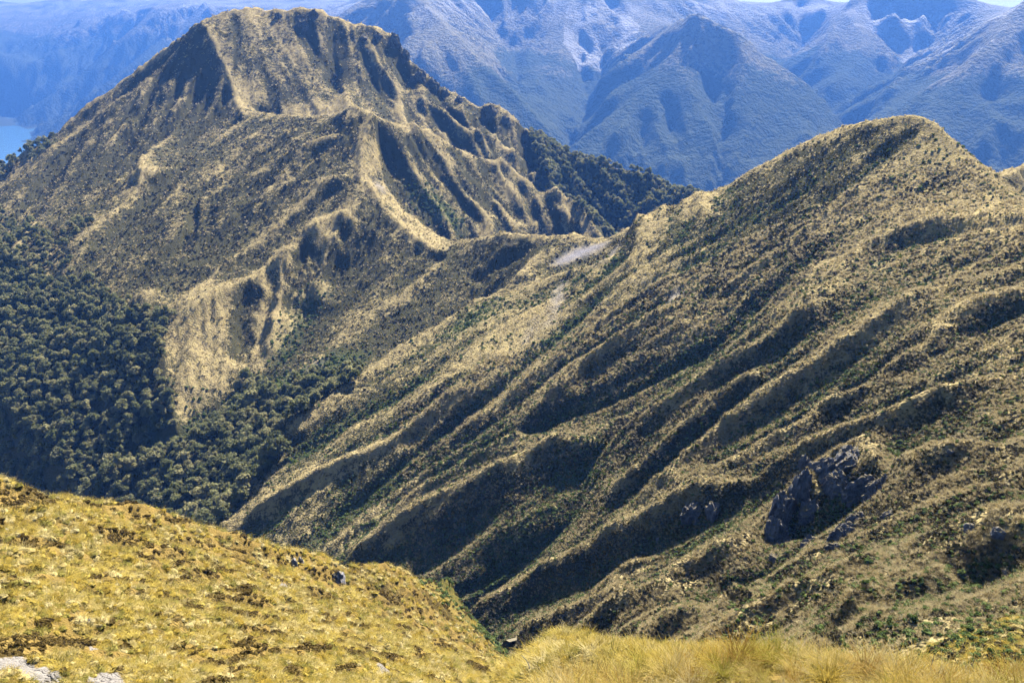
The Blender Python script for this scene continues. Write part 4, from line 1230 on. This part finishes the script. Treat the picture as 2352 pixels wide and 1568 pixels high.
scatter("green_shrubs", *place(is_g, 1.7), C_greenb, 4, "green leafy shrubs filling the gullies", "shrubs")
scatter("slope_tussock", *place(is_t, 0.95), C_tuft, 5, "tan tussock grass on the mountain slopes", "grass")
x, y = polar_points(230000, -8, 36, 120, 520, g)
z = h_c(x, y)
x, y, z = keep(visible(x, y, z, 1.0), x, y, z)
cs_ = RC.sample(x, y, cov_scrub_shade); sc_ = RC.sample(x, y, cov_scree); fo_ = RC.sample(x, y, cov_forest); gr_ = RC.sample(x, y, green_all)
r_ = np.hypot(x, y)
cl = fbm(x / 5, y / 5, 202, 2)
u = g.random(len(x))
size = (0.7 + 0.6 * g.random(len(x))) * np.clip(r_ / 380, 0.75, 1.3)
ok_ = (sc_ < 0.3) & (fo_ < 0.5)
m_t = ok_ & (cl > -0.25) & (u < 0.52); m_s = ok_ & (cl < 0.1) & (u > 0.52) & (u < 0.52 + 0.30 * np.clip(cs_ * 1.5, 0, 1)); m_g = ok_ & (u > 0.9) & (g.random(len(x)) < 0.25 + gr_)
scatter("lower_slope_tussock", *place(m_t, 1.0, 0.03), C_tuft, 5, "tan tussock tufts on the steep slope at the right", "grass")
scatter("lower_slope_scrub", *place(m_s, 1.25), C_scrub, 5, "dark scrub bushes on the steep slope at the right", "scrub")
scatter("lower_slope_green_shrubs", *place(m_g, 1.2), C_greenb, 4, "green bushes on the steep slope at the right", "shrubs")
print("scrub", int(is_s.sum()), int(is_g.sum()), int(is_t.sum()), round(time.time() - T0, 1))

# ================================================================== TUSSOCK ON THE NEAR HILLSIDE
x, y = polar_points(150000, -37.5, 6, 34, 320, g)
z = h_n(x, y)
x, y, z = keep(visible(x, y, z, 0.6), x, y, z)
pth = np.zeros(len(x), bool)
for poly in POLY_PATH:
    pth |= in_poly(x, y, plan_poly(RN, poly, 32, 330))
r_ = np.hypot(x, y)
cl = 0.8 * fbm(x / 2.6, y / 2.6, 211, 2) + 0.8 * fbm((x - 0.4 * y) / 2.5, (y + 0.4 * x) / 9, 212, 2) + 0.25 * fbm(x / 14, y / 14, 213, 2)
size = (0.5 + 0.5 * g.random(len(x)) + 0.5 * g.random(len(x)) ** 3) * np.clip(r_ / 90, 0.75, 1.5)
u = g.random(len(x))
greeny = np.clip((y - 205) / 40, 0, 1) * np.clip((x + 60) / 25, 0, 1)
is_s = (cl < -0.25) & (u < 0.25) & ~pth  # brown bushes, thickened in the gaps to stand in for shadow speckle
is_g = ~is_s & (u < 0.5 * greeny) & ~pth
is_t = ~is_s & ~is_g & (cl > -0.05) & (u < 0.33) & ~pth
scatter("hillside_tussock", *place(is_t, 0.95, 0.02), C_mix, 9, "golden tussock grass covering the near hillside", "grass")
scatter("hillside_scrub", *place(is_s, 0.9, 0.1), C_brown, 4, "dark low scrub, some in place of shadows, between the golden tussock of the near hillside", "scrub")
scatter("hillside_green_shrubs", *place(is_g, 1.1, 0.1), C_greenb, 4, "bright green shrubs at the foot of the near hillside by the stream", "shrubs")
print("near plants", int(is_t.sum()), int(is_s.sum()), round(time.time() - T0, 1))

# knoll and bank beyond the foreground brow
x, y = polar_points(66000, -9, 37, 13.6, 118, g)
z = h_g(x, y)
x, y, z = keep(visible(x, y, z, 0.5), x, y, z)
r_ = np.hypot(x, y)
size = (0.5 + 0.5 * g.random(len(x)))
u = g.random(len(x)); bank = x > 34
is_t = (u < 0.6) & ~bank | (bank & (u < 0.35)); is_s = bank & (u > 0.35) & (u < 0.48); is_g = bank & (u >= 0.48) & (u < 0.68)
scatter("knoll_tussock", *place(is_t, 0.9, 0.02), C_mix, 9, "tan tussock on the small knoll and bank below the viewpoint", "grass")
scatter("bank_scrub", *place(is_s, 1.1, 0.1), C_scrub, 5, "dark scrub on the bank at the lower right", "scrub")
scatter("bank_green_shrubs", *place(is_g, 1.1, 0.1), C_greenb, 4, "green shrubs on the bank at the lower right", "shrubs")

# ================================================================== FOREGROUND GRASS
C_long = bpy.data.collections.new("long_grass")
for k in range(8):
    C_long.objects.link(proto("long_grass_%02d" % k, tuft_shape(180 + k, 70, 0.013, 1.1, 4), [M_gold, M_straw, M_gold, M_lime, M_straw, M_rust, M_gold, M_straw][k]))
x, y = polar_points(5200, -6, 39, 7.2, 13.5, g)
z = h_g(x, y)
brow_w = (x > -0.45 + 0.02 * y)
size = 0.55 + 0.45 * g.random(len(x))
is_t = brow_w & (g.random(len(x)) < 0.45 + 0.4 * fbm(x / 0.8, y / 0.8, 231, 2))
size = size * (0.8 + 0.5 * fbm(x / 1.3, y / 1.3, 232, 2))
scatter("foreground_grass", *place(is_t, 0.46, 0.05), C_long, 8, "long golden grass along the foreground brow", "grass")

# ================================================================== TREES
tree_meshes = []
for k in range(10):
    v, f = tree_crown(300 + k)
    tree_meshes.append(mesh_np("crown", v, f, M_tree, False))
def trunk_shape(seed):
    g2 = np.random.default_rng(seed)
    V = []; F = []
    def limb(a, b, ra, rb, n=6):
        a = np.array(a, float); b = np.array(b, float); d = b - a; d /= np.linalg.norm(d)
        s = np.cross(d, (0.3, 0.9, 0.1)); s /= np.linalg.norm(s); t = np.cross(d, s)
        k0 = len(V)
        for p, r in ((a, ra), (b, rb)):
            for q in range(n):
                an = 6.283 * q / n
                V.append(p + r * (math.cos(an) * s + math.sin(an) * t))
        for q in range(n):
            i, j = k0 + q, k0 + (q + 1) % n
            F.extend([(i, j, j + n), (i, j + n, i + n)])
    limb((0, 0, -0.12), (0.01, 0, 0.3), 0.04, 0.03)
    limb((0.01, 0, 0.3), (0.0, 0.02, 0.6), 0.03, 0.012)
    for q in range(4):
        a = 1.57 * q + g2.random()
        limb((0, 0, 0.25 + 0.05 * q), (0.24 * math.cos(a), 0.24 * math.sin(a), 0.45 + 0.08 * q), 0.016, 0.005, 5)
    return np.array(V), np.array(F)
trunk_meshes = [mesh_np("trunk", *trunk_shape(330 + k), M_bark, True) for k in range(3)]
C_tree = bpy.data.collections.new("forest_trees_shapes")
for k, m in enumerate(tree_meshes):
    C_tree.objects.link(bpy.data.objects.new("forest_crown_%d" % k, m))

def tree_spots(poly, y0, y1, sp, seed, dens=1.0):
    pl = plan_poly(RC, poly, y0, y1)
    px_ = np.array(pl)
    g2 = np.random.default_rng(seed)
    xs = np.arange(px_[:, 0].min(), px_[:, 0].max(), sp); ys = np.arange(px_[:, 1].min(), px_[:, 1].max(), sp)
    X, Y = np.meshgrid(xs, ys)
    X = X.ravel() + sp * 0.42 * g2.standard_normal(X.size); Y = Y.ravel() + sp * 0.42 * g2.standard_normal(Y.size)
    m = in_poly(X, Y, pl) & (g2.random(X.size) < dens)
    X, Y = X[m], Y[m]
    Z = RC.sample(X, Y)
    v = visible(X, Y, Z, 8.0)
    return X[v], Y[v], Z[v]
tx1, ty1, tz1 = tree_spots(POLY_FOREST, 380, 1000, 5.5, 401)
tx2, ty2, tz2 = tree_spots(POLY_FOREST_EDGE, 500, 1100, 9.0, 402, 0.55)
tx3, ty3, tz3 = tree_spots(POLY_RIDGE_FOREST, 1020, 1420, 6.5, 403)
tx4, ty4, tz4 = tree_spots(POLY_SKY_TREES, 1000, 1420, 9.0, 404)
tx = np.concatenate([tx1, tx2]); ty = np.concatenate([ty1, ty2]); tz = np.concatenate([tz1, tz2])
# keep the lone streamside tree and forest trees clear of each other; sizes vary with clumps
hgt = 5.8 + 5.5 * g.random(len(tx)) ** 1.6 + 2.0 * (fbm(tx / 40, ty / 40, 411, 2))
dist = np.sqrt(tx ** 2 + ty ** 2 + tz ** 2)
order = np.argsort(dist / hgt)
qx, qy = to_px(tx, ty, tz + 3)
inview = (qx > -10) & (qx < 2362) & (qy > 0) & (qy < 1560) & (visible(tx, ty, tz, 4.0))
order = np.concatenate([order[inview[order]], order[~inview[order]]])
front, rest = order[:300], order[300:]
def zone_of(px, py):
    if px > 560 and py < 1000:
        return ("grey green beech tree in the upper belt climbing beside the long tan spur", "trees climbing beside the long spur")
    if px > 330 and py < 1010:
        return ("grey green beech tree on the forest edge beside the tan clearing", "trees along the tan clearing")
    if px > 420:
        return ("grey green beech tree in the belt between the long spur and the near hillside", "trees of the streamside belt")
    if px > 200 and py > 1060:
        return ("grey green beech tree on the low crest just above the near hillside", "trees on the low crest")
    if px > 200:
        return ("dark beech tree in the shaded hollow left of the tan clearing", "trees of the shaded hollow")
    if py > 1010:
        return ("beech tree at the lower left, just above the golden hillside edge", "trees above the hillside edge")
    return ("dark beech tree of the dense forest at the left edge of the valley", "trees of the dense valley forest")
for i in front:
    t = bpy.data.objects.new("beech_tree", None); link(t)
    t.empty_display_size = 1.0
    t.location = (tx[i], ty[i], tz[i] + CAMZ)
    t.rotation_euler = (0, 0, g.random() * 6.283)
    h = hgt[i]; w = h * (0.75 + 0.45 * g.random())
    t.scale = (w, w, h)
    c = bpy.data.objects.new("crown", tree_meshes[g.integers(0, 10)]); link(c); c.parent = t
    k = bpy.data.objects.new("trunk", trunk_meshes[g.integers(0, 3)]); link(k); k.parent = t
    lb, gp = zone_of(qx[i], qy[i])
    tag(t, lb, "tree", gp)
for px_, py_, h, lb in ((523, 1172, 13, "lone round beech tree at the toe of the long spur above the golden hillside"), (641, 1048, 14, "tall pale beech tree at the right end of the forest belt against the long spur")):
    cx_, cy_ = cast(RC, px_, py_, 380, 700)
    t = bpy.data.objects.new("beech_tree", None); link(t)
    t.location = (cx_, cy_, float(RC.sample(cx_, cy_)) + CAMZ - 0.3); t.scale = (h * 1.05, h * 1.05, h)
    c = bpy.data.objects.new("crown", tree_meshes[2]); link(c); c.parent = t
    k = bpy.data.objects.new("trunk", trunk_meshes[0]); link(k); k.parent = t
    tag(t, lb, "tree")
def forest_stuff(name, X, Y, Z, hh, label):
    n = len(X)
    w = hh * (0.75 + 0.45 * g.random(n))
    scatter(name, np.stack([X, Y, Z + CAMZ], 1), np.stack([np.zeros(n), np.zeros(n), 6.283 * g.random(n)], 1), np.stack([w, w, hh], 1), C_tree, 10, label, "forest")
forest_stuff("valley_forest", tx[rest], ty[rest], tz[rest], hgt[rest], "dense dark beech forest filling the valley on the left")
forest_stuff("ridge_forest", tx3, ty3, tz3, 7 + 4 * g.random(len(tx3)), "dark forest on the far flank behind the saddle")
forest_stuff("skyline_forest", tx4, ty4, tz4, 8 + 3 * g.random(len(tx4)), "trees on the skyline above the lake")
print("trees", len(tx), len(tx3), len(tx4), round(time.time() - T0, 1))

# ================================================================== ROCKS
def rock(name, R, hf, px, py, w, h, y0, y1, seed, label, cat, group=None, mat=None, sub=4, sink=0.25, shift=0.0):
    """a crag or boulder standing where the photograph's sight line meets the slope; w,h in survey units"""
    x_, y_ = cast(R, px, py, y0, y1)
    z_ = float(hf(np.array([x_]), np.array([y_]))[0])
    k = math.sqrt(x_ * x_ + y_ * y_ + z_ * z_) / FPX
    rw, rh = w * k * (0.78 if name == 'rock_crag' else 0.62), h * k * (0.72 if name == 'rock_crag' else 0.62)
    v, f = rock_shape(seed, sub, (1, 0.75, 1))
    v = v * np.array([rw, rw, rh])
    me = mesh_np(name, v, f, mat or M_rock, False)
    o = link(bpy.data.objects.new(name, me))
    o.location = (x_, y_, z_ + CAMZ - sink * rh + shift)
    o.rotation_euler = (0.0, 0.0, random.random() * 6.28)
    tag(o, label, cat, group)
    return o
crags = [
    (1780, 1225, 52, 90, "tall dark purple crag at the lower left end of the rock outcrop"),
    (1800, 1160, 50, 84, "dark crag above the lower left end of the outcrop"),
    (1842, 1120, 44, 90, "narrow upright crag second from the left in the rock outcrop"),
    (1862, 1175, 42, 70, "grey crag in the middle of the left half of the outcrop"),
    (1900, 1075, 60, 70, "broad dark crag under the grassy notch of the spur"),
    (1930, 1110, 46, 70, "deep shaded crag in the heart of the outcrop"),
    (1962, 1045, 66, 56, "topmost crag directly under the highest point of the spur"),
    (1985, 1125, 56, 62, "pale speckled crag at the right of the outcrop"),
    (2022, 1120, 44, 66, "rightmost crag of the outcrop with a bright edge"),
    (1940, 1225, 50, 74, "largest of the low crags above the hazy gully"),
    (1972, 1200, 44, 56, "crag just under the pale speckled one"),
    (1918, 1262, 32, 34, "lowest crag of the outcrop"),
    (1862, 1250, 30, 42, "small pointed rock below the gap in the outcrop"),
    (1782, 1280, 30, 24, "small dark rock at the foot of the tall left crag"),
    (1596, 1172, 50, 46, "dark rock face under the bright grassy spur edge left of the outcrop"),
    (1640, 1168, 30, 40, "smaller dark rock right of the rock face under the spur edge"),
    (1850, 1065, 30, 46, "thin grey rock rib at the upper left of the outcrop"),
    (2040, 1185, 24, 30, "small light rock below the right end of the outcrop"),
]
for k, (px, py, w, h, lb) in enumerate(crags):
    rock("rock_crag", RC, h_c, px, py, w, h, 140, 600, 500 + k, lb, "crag", "crags of the rock outcrop on the right slope", None, 5 if w > 43 else 4, 0.45)
boulders = [(2226, 1214, 26, 22, "round pale boulder in the dark hollow near the right edge"), (2292, 1228, 28, 26, "jagged pale boulder at the right edge, right of the round boulder"),
            (2213, 1318, 15, 12, "small pale stone in the middle of the dark slope at the right"), (2305, 1348, 22, 18, "pale stone topped with grass low at the right edge"),
            (2181, 1041, 15, 12, "small pale rock under the grassy edge right of the outcrop"), (1510, 1240, 9, 10, "tiny light stone in the shaded gully left of the outcrop"),
            (2300, 1262, 12, 10, "little grey stone under the jagged boulder at the right edge")]
M_pale = rock_material("pale_rock", (0.26, 0.25, 0.26), (0.42, 0.40, 0.41), 1.0)
for k, (px, py, w, h, lb) in enumerate(boulders):
    rock("boulder", RC, h_c, px, py, w, h, 120, 600, 540 + k, lb, "boulder", "pale boulders on the dark right slope", M_pale, 3, 0.0)
summit = [(962, 182, 44, 44, "blackest crag tower on the summit ridge, right of the notch"), (992, 198, 36, 36, "rounded black crag just right of the blackest tower"), (1022, 218, 22, 22, "small crag on the descending ridge after the towers"),
          (1055, 232, 24, 24, "crag with a flat top midway down the rocky ridge"), (1126, 262, 36, 42, "large dark crag at the step of the rocky ridge"), (1158, 282, 22, 28, "crag right of the large step on the rocky ridge"),
          (697, 62, 30, 40, "dark overhanging crag below the middle of the summit ridge"), (722, 40, 18, 26, "crag on the crest right of the summit"), (640, 40, 16, 20, "small crag left of the dark overhang on the summit ridge"),
          (905, 96, 26, 30, "crag at the right shoulder of the summit"), (932, 132, 24, 34, "steep dark crag on the shoulder above the notch"), (868, 82, 20, 14, "flat rock ledge on the right of the summit ridge"),
          (1206, 320, 18, 36, "dark rock wall where the rocky ridge meets the forest"), (835, 88, 22, 10, "long thin ledge below the summit ridge"), (770, 180, 10, 22, "dark rock rib in the middle of the sunlit face"), (785, 165, 10, 20, "right one of two dark ribs on the sunlit face")]
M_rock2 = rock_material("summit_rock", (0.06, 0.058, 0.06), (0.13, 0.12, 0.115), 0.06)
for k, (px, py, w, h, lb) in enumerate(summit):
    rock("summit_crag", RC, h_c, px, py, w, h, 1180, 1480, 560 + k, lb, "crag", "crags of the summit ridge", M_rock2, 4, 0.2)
for k, (px, py, w, h, lb) in enumerate([(674, 1292, 20, 28, "left one of two grey stones on the edge of the near hillside"), (692, 1292, 17, 30, "right and taller of two grey stones on the edge of the near hillside"),
                                        (780, 1338, 34, 44, "grey rock face with grass on top at the edge of the near hillside"), (205, 1442, 12, 8, "flat lichened stone in the near hillside tussock")]):
    rock("boulder", RN, h_n, px, py, w, h, 60, 300, 580 + k, lb, "boulder", None, M_pale, 3, -0.1)

# ================================================================== SHRUBS OF THE NEAR HILLSIDE
sh_meshes = [mesh_np("low_shrub", *shrub_shape(600 + k, 46, 0.7), M_brownsh, False) for k in range(5)]
shr = [(82, 1284, 16), (130, 1258, 18), (172, 1311, 20), (215, 1301, 14), (225, 1316, 18), (247, 1326, 16), (282, 1311, 12), (302, 1336, 14), (347, 1286, 16), (412, 1301, 16), (405, 1351, 24), (325, 1371, 16),
       (495, 1321, 18), (522, 1338, 18), (97, 1446, 46), (82, 1463, 16), (257, 1446, 24), (282, 1488, 40), (342, 1493, 28), (152, 1523, 20), (147, 1553, 18), (180, 1201, 20), (200, 1231, 14), (387, 1496, 28), (537, 1508, 26)]
ORD = ['leftmost', 'second', 'third', 'fourth', 'fifth', 'sixth', 'seventh', 'eighth', 'ninth', 'tenth', 'eleventh', 'twelfth', 'thirteenth', 'fourteenth', 'fifteenth', 'sixteenth', 'seventeenth', 'eighteenth', 'nineteenth',
       'twentieth', 'twenty first', 'twenty second', 'twenty third', 'twenty fourth', 'rightmost']
def nth(k, what):
    return ('leftmost %s' % what) if k == 0 else ('%s %s from the left' % (ORD[k], what))
shr.sort()
for k, (px, py, w) in enumerate(shr):
    x_, y_ = cast(RN, px, py, 34, 300)
    z_ = float(h_n(np.array([x_]), np.array([y_]))[0])
    d = math.sqrt(x_ * x_ + y_ * y_ + z_ * z_)
    o = link(bpy.data.objects.new("low_shrub", sh_meshes[k % 5]))
    s_ = w * d / FPX
    o.location = (x_, y_, z_ + CAMZ - 0.05 * s_); o.scale = (s_ * 1.25, s_ * 0.95, s_ * 0.8); o.rotation_euler = (0, 0, -0.5 + 0.4 * random.random())
    tag(o, nth(k, "dark brown shrub") + " among the golden tussock of the near hillside" if k < 24 else "rightmost dark brown shrub among the golden tussock of the near hillside", "shrub", "dark shrubs on the near hillside")
x_, y_ = cast(RN, 312, 1560, 34, 120)
gb = link(bpy.data.objects.new("green_bush", mesh_np("green_bush", *shrub_shape(640, 90, 0.8), M_green, False)))
gb.location = (x_, y_, float(h_n(np.array([x_]), np.array([y_]))[0]) + CAMZ - 0.05); gb.scale = (1.1, 0.9, 0.8)
tag(gb, "bright green bush at the bottom edge beside the pale gravel patch", "bush")

# ================================================================== FOREGROUND TUSSOCK PLANTS AND DRY STALKS
tus_meshes = {}
for nm, m in (("straw", M_straw), ("golden", M_gold), ("yellow green", M_lime), ("rusty", M_rust)):
    tus_meshes[nm] = [mesh_np("tussock", *tuft_shape(700 + 11 * k + len(nm), 220, 0.010, 1.15, 5), m, False) for k in range(3)]
big = [(1195, 1562, "golden"), (1245, 1548, "straw"), (1290, 1556, "straw"), (1330, 1538, "rusty"), (1375, 1550, "straw"), (1420, 1540, "golden"), (1470, 1552, "yellow green"), (1510, 1536, "golden"), (1555, 1548, "straw"),
       (1600, 1538, "rusty"), (1640, 1545, "golden"), (1690, 1530, "rusty"), (1725, 1528, "golden"), (1762, 1522, "yellow green"), (1790, 1534, "yellow green"), (1835, 1530, "straw"), (1880, 1536, "straw"), (1930, 1542, "golden"),
       (1985, 1548, "rusty"), (2030, 1552, "straw"), (2080, 1558, "golden"), (2120, 1562, "straw"), (2180, 1564, "straw"), (2230, 1566, "golden"), (2290, 1560, "rusty"), (2335, 1558, "golden"), (1355, 1564, "golden"), (1530, 1566, "straw"), (1660, 1564, "yellow green"), (1900, 1566, "golden")]
seen = {}
big.sort()
for k, (px, py, nm) in enumerate(big):
    x_, y_ = cast(RG, px, py, 6, 16)
    z_ = float(h_g(np.array([x_]), np.array([y_]))[0])
    o = link(bpy.data.objects.new("tussock", tus_meshes[nm][k % 3]))
    h = 0.36 + 0.12 * random.random() + (0.08 if 1680 < px < 1800 else 0)
    o.location = (x_, y_, z_ + CAMZ - 0.03); o.scale = (h, h, h); o.rotation_euler = (0, 0, random.random() * 6.28)
    j = seen.get(nm, 0); seen[nm] = j + 1
    tag(o, nth(j, nm + " tussock plant") + " on the foreground brow", "tussock", "%s tussocks on the foreground brow" % nm)
M_stalk = foliage_material("dry_stalk", [(0.55, 0.5, 0.4), (0.6, 0.55, 0.45), (0.62, 0.58, 0.5)], 0.1)
def stalk(px, py, Y, length, lean, lb, th=0.008):
    x_, y_, z_ = P(px, py, Y)
    V = []; F = []
    for q in range(7):
        t = q / 6
        cx_, cz_ = lean * t * t * length, t * length
        r = th * (1 - 0.5 * t) * (1.6 if q == 5 else 1)
        for a in range(5):
            V.append((cx_ + r * math.cos(a * 1.2566), r * math.sin(a * 1.2566), cz_))
    for q in range(6):
        for a in range(5):
            i, j = 5 * q + a, 5 * q + (a + 1) % 5
            F += [(i, j, j + 5), (i, j + 5, i + 5)]
    o = link(bpy.data.objects.new("dry_stalk", mesh_np("dry_stalk", np.array(V), np.array(F), M_stalk)))
    o.location = (x_, y_, z_ + CAMZ)
    tag(o, lb, "stalk")
stalk(2134, 1552, 9.6, 0.36, 0.03, "pale dry stalk standing up from the grass at the lower right")
stalk(1892 + 340, 1530, 9.5, 0.13, 0.1, "thin dark dry stalk in the grass right of the pale stalk", 0.004)
stalk(1216, 1534, 10.7, 0.24, -0.5, "pale slanting dry stalk at the left end of the foreground grass")

# ================================================================== STREAM
sp_ = densify(stream[4:9], 2.0)
sw = 1.6 + 0.7 * np.sin(np.arange(len(sp_)) * 0.9)
nrm = np.gradient(sp_[:, :2], axis=0); nrm = np.stack([-nrm[:, 1], nrm[:, 0]], 1); nrm /= np.linalg.norm(nrm, axis=1)[:, None]
L = sp_[:, :2] + nrm * sw[:, None]; Rr = sp_[:, :2] - nrm * sw[:, None]
zs = np.maximum(np.maximum(h_c(L[:, 0], L[:, 1]), h_c(Rr[:, 0], Rr[:, 1])), h_n(sp_[:, 0], sp_[:, 1])) + 0.3
V = np.concatenate([np.c_[L, zs + CAMZ], np.c_[Rr, zs + CAMZ]]); n = len(sp_)
F = np.array([(i, i + 1, n + i + 1, n + i) for i in range(n - 1)])
M_bed = rock_material("stream_gravel", (0.30, 0.29, 0.29), (0.46, 0.45, 0.45), 0.6)
tag(link(bpy.data.objects.new("stream", mesh_np("stream", V, F, M_bed))), kind='structure')

# ================================================================== HAZE
if HAZE_ON:
    M_haze, nt = new_mat("haze_air")
    o_ = N(nt, 'ShaderNodeOutputMaterial')
    pv = N(nt, 'ShaderNodeVolumePrincipled')
    pv.inputs['Color'].default_value = (0.12, 0.34, 1.0, 1)
    pv.inputs['Density'].default_value = 0.74e-4
    pv.inputs['Anisotropy'].default_value = 0.25
    nt.links.new(pv.outputs[0], o_.inputs['Volume'])
    bx = np.array([(x, y, z) for x in (-10500, 10500) for y in (-400, 15500) for z in (LAKE + CAMZ - 145 - 1, CAMZ + 900)], float)
    fc = np.array([(0, 1, 3, 2), (4, 6, 7, 5), (0, 4, 5, 1), (2, 3, 7, 6), (0, 2, 6, 4), (1, 5, 7, 3)])
    me = mesh_np("haze", bx, fc, M_haze, False)
    tag(link(bpy.data.objects.new("haze", me)), "pale blue haze filling the air of the valleys", "haze", kind='stuff')
